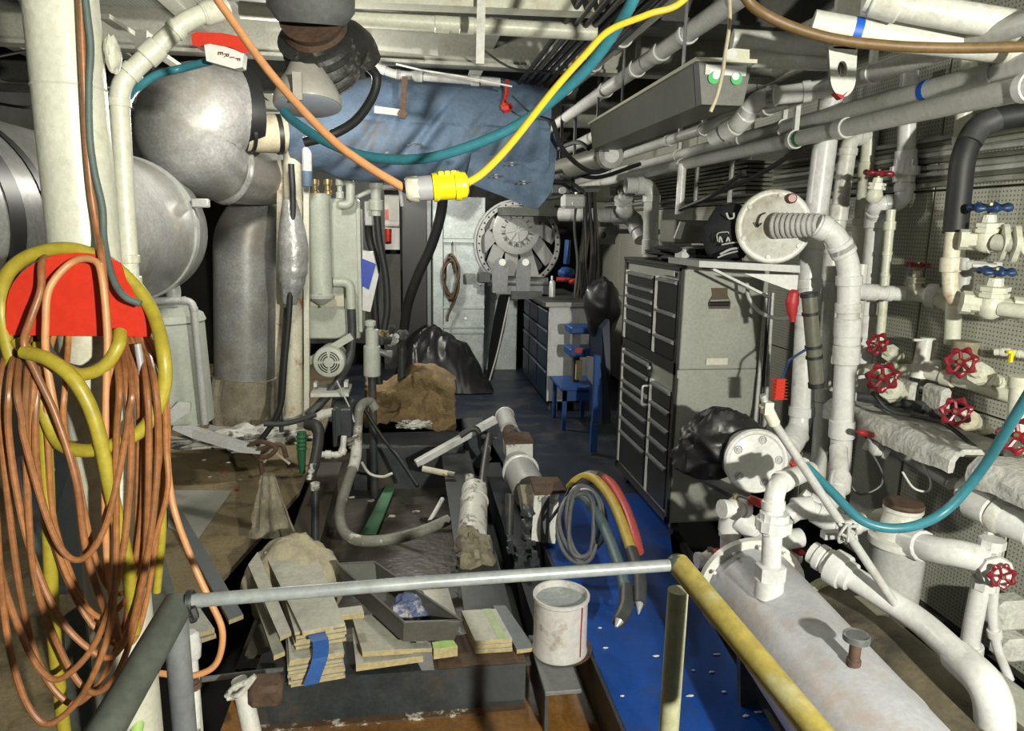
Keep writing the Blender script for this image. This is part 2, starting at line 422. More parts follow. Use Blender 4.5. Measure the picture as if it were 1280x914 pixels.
def wheel(t, c, ax, R, m, spokes=5, nm='handwheel'):
    h = part(t, nm, torus(c, ax, R*.95, R*.19, 48, 8, 7, .075), m)
    u, v, a = frame(ax)
    for k in range(spokes):
        an = 2*math.pi*k/spokes; d = u*math.cos(an)+v*math.sin(an)
        part(h, 'spoke', tube([c-a*R*.12+d*R*.1, c+d*R*.93], R*.14, 6), m)
    part(h, 'hub', cyl(c-a*R*.22, c+a*R*.12, R*.30, 10), m)
    part(h, 'nut', lathe(c+a*R*.12, a, [(0, R*.14), (R*.16, R*.14)], 6), 'brass')
def valve(name, label, c, ax, R, bm, wm, run=None, rr=None, L=None, group=None, bonnet=True, spokes=5):
    """globe valve: c = centre of body, ax = stem direction (towards wheel), R wheel radius"""
    c = Vector(c); ax = Vector(ax).normalized(); L = L or R*2.3; rr = rr or R*.5
    t = thing(name, label, 'valve', c)
    part(t, 'body', lathe(c-ax*rr*1.1, ax, [(0, rr*.5), (rr*.35, rr*.95), (rr*1.1, rr*1.15), (rr*1.7, rr*.95), (rr*2.0, rr*.8)], 14), bm)
    if bonnet:
        part(t, 'bonnet', lathe(c+ax*rr*.8, ax, [(0, rr*1.25), (rr*.35, rr*1.25), (rr*.35, rr*1.05), (rr*.55, rr*1.05), (rr*.55, rr*1.25), (rr*.9, rr*1.25), (rr*.95, rr*.7), (rr*1.6, rr*.6)], 8), bm)
        part(t, 'packing_nut', lathe(c+ax*(L*.62), ax, [(0, rr*.62), (rr*.5, rr*.62), (rr*.6, rr*.4)], 6), bm)
    part(t, 'stem', cyl(c+ax*rr*.5, c+ax*L, R*.13, 8), 'brass')
    if run is not None:
        run = Vector(run).normalized()
        part(t, 'end_socket', lathe(c+run*rr*.5, run, [(0, rr*.75), (rr*1.0, rr*.75), (rr*1.0, rr*1.0), (rr*1.7, rr*1.0)], 8), bm)
        part(t, 'end_socket', lathe(c-run*rr*.5, -run, [(0, rr*.75), (rr*1.0, rr*.75), (rr*1.0, rr*1.0), (rr*1.7, rr*1.0)], 8), bm)
    wheel(t, c+ax*L, ax, R, wm, spokes)
    return t
# ================================================================== structure
WX = 2.45; LX = -2.9; BY = 9.3; CZ = 3.0
struct('floor', bxa((LX, .2, -.62), (WX, BY, -.55)), 'hull')
struct('wall_right', bxa((WX, .2, -.6), (WX+.1, BY, CZ)), 'hull')
struct('wall_left', bxa((LX-.1, .2, -.6), (LX, BY, CZ)), 'darkbeam')
struct('wall_back', bxa((LX, BY, -.6), (WX, BY+.1, CZ)), 'hull')
wr = struct('wall_lining', bxa((WX-.03, .25, .0), (WX, 3.3, .03)), 'darkbeam')
ys = [.3, 1.35, 2.38, 3.05, 3.9, 4.9, 5.9, 6.9, 8.0, 9.2]
for a, b in zip(ys, ys[1:]):
    for z0, z1 in ((.02, 1.0), (1.01, 1.95), (1.96, 2.95)):
        part(wr, 'wall_panel', bxa((WX-.028, a+.006, z0), (WX-.004, b-.006, z1), .003), 'perfwall', smooth=False)
# ceiling: lining panels between deep frames
ce = struct('ceiling', bxa((LX, .2, CZ), (WX, BY, CZ+.1)), 'darkbeam')
for i, x in enumerate([-2.9, -1.9, -.95, 0, .95, 1.75]):
    x1 = [-1.9, -.95, 0, .95, 1.75, 2.45][i]
    for y in [1.2, 2.4, 3.6, 4.8, 6.0, 7.2, 8.3]:
        part(ce, 'ceiling_panel', bxa((x+.008, y+.04, CZ-.02), (x1-.008, y+1.1, CZ-.001), .004), 'perfceil', smooth=False)
for k, y in enumerate([2.4, 3.55, 4.72, 5.9, 7.1, 8.3]):
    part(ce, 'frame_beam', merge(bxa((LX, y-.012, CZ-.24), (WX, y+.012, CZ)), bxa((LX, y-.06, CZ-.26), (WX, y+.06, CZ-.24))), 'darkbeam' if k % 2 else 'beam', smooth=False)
for x in (-2.55, -1.9, -1.2, -.35, .5, 1.3):
    part(ce, 'stringer', merge(bxa((x-.01, 1.2, CZ-.13), (x+.01, BY, CZ)), bxa((x-.045, 1.2, CZ-.145), (x+.045, BY, CZ-.13))), 'beam', smooth=False)
# walkway plates (blue), their dark edge, floor plates on the other side
fl = struct('floor_walkway', prism([(.75, 1.2, -.012), (1.14, 1.2, -.012), (1.28, 2.06, -.012), (1.41, 3.4, -.012), (1.62, 4.05, -.012), (1.62, 4.35, -.012), (.75, 4.35, -.012)], (0, 0, .012)), 'blueplate')
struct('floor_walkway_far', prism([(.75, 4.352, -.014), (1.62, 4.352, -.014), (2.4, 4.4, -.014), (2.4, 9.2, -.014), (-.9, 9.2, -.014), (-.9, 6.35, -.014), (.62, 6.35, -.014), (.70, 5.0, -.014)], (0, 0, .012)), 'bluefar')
part(fl, 'edge_beam', bxa((.735, 1.2, -.30), (.75, 4.35, -.004)), 'darksteel', smooth=False)
part(fl, 'side_beam', bar((1.3, 1.0, -.08), (1.6, 4.0, -.08), .02, .13), 'darksteel', smooth=False)
struct('floor_bilge', bxa((-.75, 1.3, -.25), (.735, 2.95, -.205)), 'bilge')
struct('floor_plates', prism([(LX, 2.3, -.03), (-1.05, 2.3, -.03), (-.97, 3.3, -.03), (-.84, 4.0, -.03), (-.74, 4.6, -.03), (-.74, 6.35, -.03), (-.9, 9.2, -.03), (LX, 9.2, -.03)], (0, 0, .03)), 'brownfloor')
struct('floor_pit', bxa((-.82, 3.1, -.32), (.45, 6.4, -.29)), 'sludge')
# ------------------------------------------------------------------ engine bed
bed = thing('engine_bed', 'empty black steel engine bed of box beams around the sunken pit', 'engine bed', (0, 3.5, -.45))
part(bed, 'front_beam', merge(bxa((-.66, 2.57, -.20), (.46, 2.62, -.012)), bxa((-.62, 2.56, -.012), (.48, 2.80, .0))), 'blacksteel', smooth=False)
part(bed, 'beam_flange', bxa((-.62, 2.535, -.206), (.46, 2.60, -.194)), 'chippedrust', 'rusty lower flange', smooth=False)
part(bed, 'top_rust', bxa((.10, 2.565, .0), (.46, 2.79, .003)), 'rust', 'rusty top face', smooth=False)
part(bed, 'mounting_pad', bxa((.50, 2.36, -.012), (.645, 2.75, .006), .003), 'steelgrey', smooth=False)
part(bed, 'end_post', bxa((.51, 2.40, -.22), (.525, 2.75, -.012)), 'blacksteel', smooth=False)
part(bed, 'side_rail', merge(bxa((-.62, 2.8, -.30), (-.56, 5.3, -.05)), bxa((-.70, 2.8, -.05), (-.52, 5.3, -.035))), 'brownsteel', smooth=False)
part(bed, 'side_rail', merge(bxa((.30, 2.8, -.30), (.36, 5.4, -.02)), bxa((.24, 2.8, -.02), (.46, 5.4, -.005))), 'blacksteel', smooth=False)
part(bed, 'side_rail', merge(bxa((.60, 2.65, -.4), (.64, 5.2, -.06)), bxa((.56, 2.65, -.06), (.69, 5.2, -.045))), 'blacksteel', smooth=False)
part(bed, 'rear_beam', bxa((-.45, 5.35, -.32), (.42, 5.75, .06), .01), 'darksteel', smooth=False)
part(bed, 'rear_block', bxa((.43, 5.5, -.2), (.62, 5.8, .16), .008), 'darksteel', smooth=False)
part(bed, 'bolt', merge(*[lathe((x, 2.70, 0), (0, 0, 1), [(0, .012), (.012, .012)], 6) for x in (-.3, .5)]), 'darksteel')
# ================================================================== tool chests
CX = 1.45; Y0, Y1 = 3.62, 4.64; CD = .50
def chest(name, label, z0, z1, cols, side_handle, feet):
    t = thing(name, label, 'tool chest', (CX+CD/2, (Y0+Y1)/2, z0))
    part(t, 'body', bxa((CX+.012, Y0, z0), (CX+CD, Y1, z1), .006), 'chestside', smooth=False)
    part(t, 'front_frame', merge(bxa((CX-.004, Y0, z0), (CX+.012, Y0+.035, z1)), bxa((CX-.004, Y1-.03, z0), (CX+.012, Y1, z1)), bxa((CX-.004, Y0, z1-.03), (CX+.012, Y1, z1)), bxa((CX-.004, Y0, z0), (CX+.012, Y1, z0+.035))), 'chestframe', smooth=False)
    for (ya, yb, rows) in cols:
        part(t, 'bright_edge', bxa((CX-.007, yb-.045, rows[0]), (CX+.010, yb-.004, rows[-1])), 'brightedge', smooth=False)
        for a, b in zip(rows, rows[1:]):
            d = part(t, 'drawer', bxa((CX-.006, ya, a+.004), (CX+.012, yb-.047, b-.004), .002), 'drawer', smooth=False)
            part(d, 'drawer_pull', prism([(CX-.006, ya, b-.03), (CX-.022, ya, b-.024), (CX-.022, ya, b-.012), (CX-.006, ya, b-.006)], (0, yb-.047-ya, 0)), 'steelgrey', smooth=False)
    return t
t = chest('tool_chest', 'grey metal top tool chest with two columns of dark drawers, upper of stacked pair', 1.0, 1.57,
          [(Y0+.05, Y0+.40, [1.04, 1.16, 1.31, 1.49]), (Y0+.43, Y1-.04, [1.04, 1.17, 1.27, 1.34, 1.41, 1.49])], True, False)
part(t, 'lid_rim', bxa((CX-.01, Y0-.006, 1.555), (CX+CD+.005, Y1+.006, 1.575), .004), 'chestframe', smooth=False)
part(t, 'name_plate', bxa((CX-.008, Y0+.10, 1.505), (CX-.003, Y0+.30, 1.535)), 'chestside', smooth=False)
h = part(t, 'side_handle', prism([P(*q, Y0-.001) for q in ((889, 360), (909, 360), (909, 369), (913, 378), (912, 386), (886, 386), (885, 378), (890, 369))], (0, -.006, 0)), 'brownhandle', 'brown side handle', smooth=False)
part(h, 'grip', cyl(P(887, 380, Y0-.022), P(911, 380, Y0-.022), .012, 10), 'black')
part(h, 'grip_wire', tube([P(888, 376, Y0-.012), P(911, 375, Y0-.012)], .004, 6), 'alum')
part(t, 'latch', bxa((CX+.02, Y0-.012, 1.545), (CX+.10, Y0+.0, 1.572)), 'alum', smooth=False)
t = chest('tool_chest', 'grey metal rolling tool chest with long dark drawers, lower of stacked pair', .10, 1.0,
          [(Y0+.05, Y0+.40, [.16, .42, .53, .64, .75, .87]), (Y0+.43, Y1-.04, [.16, .40, .50, .60, .70, .76, .87, .96])], False, True)
part(t, 'side_seam', bxa((CX+.005, Y0-.006, .955), (CX+CD, Y0, 1.0)), 'chestside', smooth=False)
part(t, 'masking_tape', bxa(P(883, 448, Y0-.009), P(909, 456, Y0-.007)), 'plugcream', 'strip of cream masking tape', smooth=False)
part(t, 'lock', cyl((CX-.014, Y0+.42, .93), (CX, Y0+.42, .93), .012, 10), 'alum')
part(t, 'push_handle', tube(fil([Vector((CX-.006, Y0+.41, .70)), Vector((CX-.045, Y0+.41, .70)), Vector((CX-.045, Y0+.41, .82)), Vector((CX-.006, Y0+.41, .82))], .015), .007, 8), 'alum')
for y in (Y0+.07, Y1-.07):
    for x in (CX+.07, CX+CD-.07):
        c = part(t, 'caster', cyl((x-.018, y, .045), (x+.018, y, .045), .045, 16, .004), 'rubber')
        part(c, 'caster_fork', bxa((x-.026, y-.02, .045), (x+.026, y+.02, .1)), 'steelgrey', smooth=False)
# things on top of the chest
single('folded_tarp', 'dark folded tarpaulin lying along the top of the upper tool chest', 'tarp', blob((CX+.24, 4.1, 1.615), (.22, .5, .05), 3, .5, 2.4, flat=-.04), 'clothblack')
single('plastic_tray', 'small pale plastic tray on top of the upper tool chest', 'tray', prism([P(852, 324, 3.75), P(876, 324, 3.75), P(876, 314, 3.75), P(868, 309, 3.75), P(857, 311, 3.75), P(852, 317, 3.75)], (0, .10, 0)), 'pvc', smooth=False)
# ================================================================== upper drum housing and shelf
ym = 3.25
c = P(968, 283, 3.2)
t = thing('filter_housing', 'white dished drum cover with curved arrow and thick elbow outlet above the shelf', 'filter housing', P(968, 330, 3.2))
ax = Vector((-.32, -.94, .06)).normalized()      # towards viewer, turned a little left
rr = pxr(968, 283, 3.2, 45)
part(t, 'drum', lathe(c-ax*.20, ax, [(0, rr*.85), (.01, rr*.93), (.17, rr*.93), (.175, rr*.96)], 36), 'white')
cov = part(t, 'cover', lathe(c-ax*.03, ax, [(0, rr*1.0), (.012, rr*1.03), (.022, rr*1.0), (.026, rr*.93), (.022, rr*.86), (.034, rr*.72), (.05, rr*.45), (.056, rr*.2)], 40), 'white')
u, v, _ = frame(ax)
for k in range(6):
    a = k*math.pi/3+.4; q = c+(u*math.cos(a)+v*math.sin(a))*rr*.86-ax*.01
    part(cov, 'bolt', cyl(q, q+ax*.012, .011, 8), 'greywhite')
part(t, 'red_cap', lathe(P(990, 248, 3.16)-ax*.02, ax, [(0, .021), (.02, .024), (.03, .018)], 12), 'valvered', 'red knob')
def onp(px, py, o=.036):
    d_ = ray(px, py); return CAM+d_*(((c+ax*o)-CAM).dot(ax)/d_.dot(ax))
arr = cr([onp(*q) for q in ((957, 266), (951, 269), (948, 275), (947, 284))], 5)
part(cov, 'painted_arrow', merge(tube(arr, .0035, 6), tube([onp(944, 278), arr[-1], onp(952, 279)], .0035, 6)), 'black', 'curved black arrow')
# outlet: ribbed boot then elbow going down
b0 = c+ax*.05; b1 = P(1022, 281, 3.0)
part(t, 'ribbed_boot', merge(*[torus(b0.lerp(b1, k/8), b1-b0, .052-.0012*k, .010, 20, 8) for k in range(9)], tube([b0, b1], .048, 16)), 'greywhite')
pipe('drain_pipe', 'white plastic pipe elbowing down from the upper drum cover past shelf to lower tee', 'pipe', 'pvc',
     [(1020, 281, 3.0), (1042, 291, 2.98), (1062, 330, 2.98), (1060, 405, 2.98), (1049, 600, 2.98)], .050, .07, coup=(.42, .52, .80), cw=.9, cr_=1.2)
pipe('branch_pipe', 'white plastic tee branch running right from the drum drain pipe', 'pipe', 'pvc', [(1062, 363, 2.98), (1095, 366, 3.02), (1128, 368, 3.0)], .032, coup=(.12, .45), cr_=1.25)
# shelf with bracket
t = thing('wall_shelf', 'pale grey welded bracket shelf holding the upper drum cover and black cap', 'shelf', P(960, 360, 3.3))
part(t, 'shelf_plate', prism([P(874, 326, 3.3), P(1000, 332, 3.15), P(1000, 341, 3.15), P(874, 334, 3.3)], (0, .42, 0)), 'greywhite', smooth=False)
part(t, 'gusset', prism([P(930, 342, 3.2), P(998, 344, 3.16), P(996, 366, 3.16)], (0, .02, 0)), 'pvc', smooth=False)
part(t, 'brace', bar(P(890, 336, 3.35), P(962, 372, 3.35), .03, .012), 'pvc', smooth=False)
# black cap (hat) wedged behind the drum
t = thing('baseball_cap', 'black cloth cap with pale printed lettering wedged behind the drum cover', 'cap', P(905, 324, 3.42))
part(t, 'crown', blob(P(911, 292, 3.45), (.13, .12, .15), 5, .14, 1.6, flat=-.12), 'clothblack')
for pts, r in (([(900, 318), (912, 312), (923, 310)], .006), ([(897, 322), (910, 317), (922, 314)], .004), ([(902, 306), (912, 304), (921, 303)], .004), ([(897, 302), (897, 292), (909, 290), (911, 292)], .0025), ([(899, 303), (900, 296), (903, 303)], .004), ([(908, 302), (910, 297), (912, 302)], .004), ([(908, 266), (911, 273), (917, 272), (917, 266)], .005)):
    part(t, 'print', tube(cr(pp([(a, b, 3.315) for a, b in pts]), 4), r, 6), 'greywhite')
# ================================================================== lower drum with black bag
c = P(946, 577, 2.75); ax = Vector((-.10, -.97, .12)).normalized(); rr = pxr(946, 577, 2.75, 39)
t = thing('filter_housing', 'white drum cover with raised rim below the shelf, black bag behind it', 'filter housing', P(946, 616, 2.75))
part(t, 'drum', lathe(c-ax*.16, ax, [(0, rr*.9), (.15, rr*.94)], 32), 'white')
cov = part(t, 'cover', lathe(c-ax*.02, ax, [(0, rr*1.0), (.012, rr*1.05), (.024, rr*1.0), (.024, rr*.92), (.016, rr*.86), (.026, rr*.4), (.027, rr*.1)], 40), 'pvc')
u, v, _ = frame(ax)
for k in range(5):
    a = k*2*math.pi/5+.7; q = c+(u*math.cos(a)+v*math.sin(a))*rr*.72
    part(cov, 'bolt', merge(cyl(q-ax*.01, q+ax*.006, .010, 8), torus(q+ax*.002, ax, .016, .003, 14, 6)), 'greywhite')
def bag(c, rad, seed):
    return blob(c, (rad[0]*1.08, rad[1], rad[2]*.98), seed, .24, 1.9, 52, 36, flat=-rad[2]*.66)
single('black_bag', 'crumpled black plastic bag draped behind the lower drum beside the chest', 'bag', bag(P(897, 560, 2.98), (.19, .14, .175), 11), 'plastic_black')
single('bag_ledge', 'dark steel bracket ledge carrying the black plastic bag', 'bracket', bar(P(858, 586, 3.61), P(935, 625, 2.7), .09, .02), 'darksteel', smooth=False)
# ================================================================== long tank and friends
t = thing('pressure_tank', 'long horizontal white tank with bolted end flange beside yellow handrail', 'tank', PZ(960, 800, .34))
a0 = Vector((1.345, 2.42, .345)); a1 = Vector((1.235, 1.10, .345)); tax = (a1-a0).normalized(); tr = .185
part(t, 'shell', lathe(a0, tax, [(0, tr), (1.22, tr), (1.27, tr*.93), (1.30, tr*.75)], 44), 'tankwhite')
fg = part(t, 'end_flange', lathe(a0-tax*.03, tax, [(0, tr*.9), (.004, tr*1.17), (.034, tr*1.17), (.036, tr)], 44), 'white')
u, v, _ = frame(tax)
for k in range(12):
    an = 2*math.pi*k/12; q = a0+(u*math.cos(an)+v*math.sin(an))*tr*1.09+tax*.03
    part(fg, 'bolt', cyl(q-tax*.0, q+tax*.012, .008, 6), 'white')
for y in (1.3, 2.2):
    part(t, 'saddle', prism([(1.19, y, .30), (1.43, y, .30), (1.40, y, -.02), (1.22, y, -.02)], (0, .03, 0)), 'darksteel', smooth=False)
nz = PZ(961, 735, .525)
part(t, 'nozzle', merge(lathe(nz, (0, 0, 1), [(-.03, .05), (.035, .05)], 24), lathe(nz+Vector((0, 0, .035)), (0, 0, 1), [(0, .052), (.05, .052), (.055, .035)], 6)), 'pvc', 'hexagonal white nozzle')
vn = PZ(1066, 836, .515)
part(t, 'vent_stub', lathe(vn, (0, 0, 1), [(-.03, .020), (.03, .020), (.032, .016), (.085, .016)], 14), 'rust')
part(t, 'vent_cap', lathe(vn+Vector((0, 0, .085)), (0, 0, 1), [(0, .020), (.006, .037), (.022, .037), (.026, .033), (.022, .028)], 20), 'steelgrey', 'mushroom vent cap')
pipe('riser_pipe', 'white plastic riser with ribbed union rising from the long tank nozzle', 'pipe', 'pvc',
     [nz+Vector((0, 0, .08)), P(968, 606, nz.y+.02), P(1012, 588, nz.y+.22)], .034, .075, elbows=True)
q = P(967, 656, nz.y+.01)
single('pipe_union', 'ribbed white union nut on the riser above long tank', 'pipe fitting', merge(lathe(q-Vector((0, 0, .03)), (0, 0, 1), [(0, .046), (.014, .046), (.014, .060), (.05, .060), (.05, .048), (.075, .048)], 26, lambda a: 1+.03*math.cos(13*a))), 'pvc')
# second tank, right of the first, mostly hidden
t = thing('pressure_tank', 'second dirty white tank with shade painted in, half hidden behind the long white tank', 'tank', PZ(1030, 780, .3))
a0 = P(1042, 772, 2.45); tax = Vector((-.02, -1, 0)).normalized()
part(t, 'shell', lathe(a0, tax, [(0, .155), (1.2, .155), (1.25, .12)], 40), 'tankdirtshade')
part(t, 'end_flange', lathe(a0-tax*.03, tax, [(0, .15), (.004, .18), (.034, .18), (.036, .155)], 40), 'cream')
part(t, 'sight_plate', box(a0+tax*.18+Vector((.03, 0, .152)), (.05, .14, .012), AX), 'creamrust', smooth=False)
# blue-grey lower hose ring and pale strip near the bottom right
single('pale_hose', 'flattened pale hose curling behind the long tank', 'hose', tube(cr(pp([(1060, 838, 1.75), (1105, 845, 1.7), (1150, 880, 1.6), (1175, 925, 1.5)]), 8), [.006, .012, .014, .012], 10), 'greywhite')
single('deck_plate', 'dull green grey steel plate sloping beside the large white pipe', 'plate', prism([P(1100, 730, 2.3), P(1150, 765, 2.2), P(1290, 870, 1.85), P(1290, 925, 1.7), P(1210, 830, 1.95)], (0, .01, -.012)), 'panelgrey', smooth=False)
single('dark_gutter', 'dark curved steel trough behind the long white tank', 'trough', tube(cr(pp([(1085, 790, 2.25), (1120, 830, 2.05), (1165, 890, 1.85), (1190, 940, 1.75)]), 6), .09, 16), 'railgreen')
# large diagonal white pipe ending in an elbow
pipe('discharge_pipe', 'large white pipe running diagonally to an elbow in the bottom right corner', 'pipe', 'pvc',
     [(1015, 690, 2.30), (1050, 712, 2.2), (1150, 775, 1.95), (1242, 862, 1.62), (1245, 960, 1.62)], .043, .085, coup=(.04, .075), cr_=1.2, cw=.35, elbows=False)
q = P(1052, 714, 2.19); d = P(1150, 775, 1.95)-P(1050, 712, 2.2)
single('pipe_collar', 'wide white ring collar near the upper end of large diagonal pipe', 'pipe fitting', lathe(q, d, [(-.045, .05), (-.04, .066), (0, .068), (.012, .066), (.014, .055), (.04, .054), (.045, .045)], 28), 'pvc')
q = [P(1192, 818, 1.80), P(1222, 842, 1.70)]
single('pipe_elbow', 'white plastic elbow sleeve closing the large diagonal pipe', 'pipe fitting', tube(fil(pp([(1196, 820, 1.785), (1242, 862, 1.62), (1245, 950, 1.62)]), .085), .054, 18), 'pvc')
# slender pole leaning across the pipes
t = thing('leaning_pole', 'slender pale grey pole with clamp head leaning across the right pipes', 'pole', P(1115, 752, 2.05))
part(t, 'shaft', cyl(P(967, 528, 2.1), P(1120, 757, 2.0), .0145, 12), 'greywhite')
part(t, 'clamp_head', merge(cyl(P(956, 505, 2.1), P(968, 530, 2.1), .020, 10), box(P(959, 510, 2.09), (.03, .03, .04))), 'creamrust', 'chipped clamp head')
part(t, 'tip', cyl(P(953, 494, 2.1), P(957, 507, 2.1), .012, 10), 'alum')
single('wire_clamp', 'tangle of pale wire and metal clamp tying the leaning pole to the pipe', 'clamp',
       merge(*[tube(cr([P(1062+rnd.uniform(-14, 14), 668+rnd.uniform(-14, 14), 2.05+rnd.uniform(-.05, .05)) for _ in range(5)], 5), .005, 6) for k in range(7)], box(P(1045, 668, 2.1), (.10, .03, .025))), 'greywhite')
# lever valves around the tank heads
def lever_valve(label, c, run, rr, d, L, m='redtape'):
    c = Vector(c); run = Vector(run).normalized(); d = Vector(d).normalized()
    t = thing('lever_valve', label, 'valve', c)
    part(t, 'body', lathe(c-run*rr*1.6, run, [(0, rr), (rr*.6, rr), (rr*.7, rr*.8), (rr*1.6, rr*1.25), (rr*2.5, rr*.8), (rr*2.6, rr), (rr*3.2, rr)], 12), 'pvc')
    up = Vector((0, 0, 1)); part(t, 'stem', cyl(c, c+up*rr*1.6, rr*.3, 8), 'brass')
    h = part(t, 'lever', bar(c+up*rr*1.6, c+up*rr*1.6+d*L, rr*.55, rr*.14), 'steelgrey', smooth=False)
    part(h, 'lever_grip', bar(c+up*rr*1.6+d*L*.35, c+up*rr*1.6+d*L*1.15, rr*1.15, rr*.8, bev=rr*.3), m, 'red grip')
    return t
lever_valve('ball valve with dark red lever grip left of the riser', P(918, 636, 2.35), (1, .2, -.1), .036, (.8, -.3, -.25), .13)
lever_valve('ball valve with bright red lever grip beside lower drum top', P(996, 588, 2.4), (1, .6, .2), .034, (-.5, -.7, .05), .12)
lever_valve('ball valve with small red grip by the tank flange corner', P(886, 700, 2.72), (1, 0, 0), .036, (.2, -.8, .05), .09)
lever_valve('ball valve with small red grip between the two tanks', P(986, 697, 2.66), (1, 0, 0), .03, (.2, -.8, .05), .07)
lever_valve('ball valve with bright red lever grip under the wall ledge', P(1096, 560, 2.85), (.7, -.6, -.3), .034, (-.85, -.3, .25), .13)
# manifold pipework behind the riser
pipe('manifold_pipe', 'white plastic manifold bend sweeping down left of the tank riser', 'pipe', 'pvc', [(912, 705, 2.68), (913, 645, 2.68), (935, 655, 2.62), (955, 680, 2.6), (1000, 672, 2.62)], .042, .07, coup=(.35, .5), cr_=1.18)
pipe('manifold_pipe', 'white plastic cross pipe behind the ribbed union', 'pipe', 'pvc', [(985, 645, 2.6), (1005, 632, 2.6), (1050, 660, 2.55), (1080, 652, 2.55)], .04, .07, coup=(.2, .7), cr_=1.2)
pipe('manifold_pipe', 'short white plastic pipe and tee beside the blue hose start', 'pipe', 'pvc', [(1000, 620, 2.7), (1025, 640, 2.65), (1050, 612, 2.75), (1048, 560, 2.9)], .04, .06, coup=(.15, .62), cr_=1.22)
# strainer pot with lid
t = thing('strainer_pot', 'grey cylindrical strainer pot with rusty lid and white shoulder', 'strainer', PZ(1125, 770, .2))
b = P(1128, 645, 2.45); zt = b.z
part(t, 'pot', lathe((b.x, b.y, .18), (0, 0, 1), [(0, .098), (zt-.28, .104)], 32), 'greywhite')
part(t, 'shoulder', lathe((b.x, b.y, zt-.12), (0, 0, 1), [(0, .118), (.03, .118), (.035, .095), (.07, .08), (.14, .068), (.145, .076), (.16, .076)], 32), 'white')
part(t, 'lid', lathe((b.x, b.y, zt+.04), (0, 0, 1), [(0, .072), (.010, .078), (.020, .074), (.024, .03)], 28), 'rust', 'rusty brown lid')
pipe('outlet_pipe', 'fat white pipe curving from the strainer pot to the red wheel valve', 'pipe', 'pvc', [(1138, 678, 2.38), (1170, 688, 2.25), (1200, 692, 2.18), (1230, 700, 2.15)], .052, .14, coup=(.08,), cr_=1.2, elbows=False)
c = P(1236, 705, 2.15)
valve('gate_valve', 'white gate valve with bright crimson handwheel in lower right', c, (-.35, -.9, .05), .040, 'pvc', 'valvered', (0, 0, 1), .045, .11)
pipe('stand_pipe', 'white plastic standpipe with socket below the crimson handwheel valve', 'pipe', 'pvc', [(1228, 722, 2.16), (1212, 800, 2.18), (1208, 900, 2.2)], .033, coup=(.5,), cr_=1.45, elbows=False, n=16)
pipe('stand_pipe', 'thin white pipe with socket running down right of the standpipe', 'pipe', 'pvc', [(1244, 712, 2.12), (1240, 770, 2.14), (1246, 810, 2.14), (1262, 850, 2.1)], .017, coup=(.6,), cr_=1.5, elbows=False)
single('stone_block', 'rough pale insulation block low on the right wall', 'block', box(P(1258, 765, 2.25), (.14, .1, .13), bev=.02), 'stonechip', smooth=False)
single('stone_block', 'rough pale insulation block at the bottom right under thin pipe', 'block', box(P(1262, 808, 2.2), (.12, .1, .10), bev=.02), 'stonechip', smooth=False)
pipe('wall_pipe', 'thick white pipe with flanged clamp entering right edge below the ledge', 'pipe', 'pvc', [(1215, 608, 2.38), (1214, 628, 2.3), (1240, 640, 2.2), (1300, 668, 2.05)], .052, .07, coup=(.45, .8), cr_=1.2)
t = single('pipe_clamp', 'white bolted clamp flange on the thick pipe below ledge', 'clamp', merge(lathe(P(1242, 640, 2.2), P(1260, 650, 2.15)-P(1242, 640, 2.2), [(0, .065), (.035, .07), (.05, .062)], 24), box(P(1256, 625, 2.17), (.05, .03, .05), bev=.006), box(P(1240, 665, 2.2), (.05, .03, .035), bev=.006)), 'white')
# teal hose swinging across
hose('water_hose', 'teal rubber hose swinging in a deep curve across the right pipework', 'hose', 'teal', [(1300, 470, 1.75), (1268, 522, 1.85), (1225, 590, 2.0), (1180, 640, 2.05), (1130, 660, 2.05), (1080, 652, 2.1), (1040, 615, 2.2), (1008, 583, 2.3)], .0165, 14)
# ================================================================== right wall pipework
pipe('stand_pipe', 'tall white standpipe running down past the shelf end to a bend behind the lower drum', 'pipe', 'pvc', [(1039, 120, 3.35), (1012, 330, 3.35), (1001, 538, 3.30), (958, 590, 3.1)], .056, .10, coup=(.5, .86), cr_=1.15, n=18)
pipe('stand_pipe', 'slimmer white standpipe just right of the tall one, capped elbow at top', 'pipe', 'white', [(1090, 168, 3.5), (1062, 172, 3.5), (1040, 330, 3.5), (1022, 600, 3.45)], .042, .07, coup=(.25, .75), cr_=1.15)
pipe('stand_pipe', 'pale cream standpipe wired to the slimmer white one', 'pipe', 'cream', [(1092, 130, 3.5), (1075, 300, 3.5), (1058, 520, 3.45)], .040, coup=(.2,), cr_=1.15)
pipe('stand_pipe', 'white standpipe with wide collar under the looped elbow', 'pipe', 'pvc', [(1097, 262, 3.25), (1083, 400, 3.25), (1072, 520, 3.25)], .046, coup=(.03, .55), cr_=1.2, cw=1.3)
pipe('thin_pipe', 'thin pale pipe dropping straight from the loop to the red valve', 'pipe', 'cream', [(1114, 262, 3.1), (1108, 330, 3.1), (1100, 425, 3.1)], .021, coup=(.12,), cr_=1.35)
pipe('loop_pipe', 'white looped elbow pipe under the ribbed union near ceiling pipes', 'pipe', 'pvc', [(1137, 90, 3.15), (1130, 254, 3.15), (1094, 256, 3.2), (1097, 275, 3.25)], .040, .075, coup=(.5,), cr_=1.2)
q = P(1131, 214, 3.15)
single('pipe_union', 'ribbed white union nut on the looped elbow pipe', 'pipe fitting', lathe(q-Vector((0, 0, .05)), (0, 0, 1), [(0, .048), (.03, .048), (.03, .064), (.07, .064), (.07, .05), (.1, .05)], 32, lambda a: 1+.025*math.cos(16*a)), 'pvc')
pipe('thin_pipe', 'thin white pipe hugging the drum drain down to the ledge', 'pipe', 'white', [(1078, 330, 3.1), (1068, 440, 3.1), (1060, 540, 3.05)], .026)
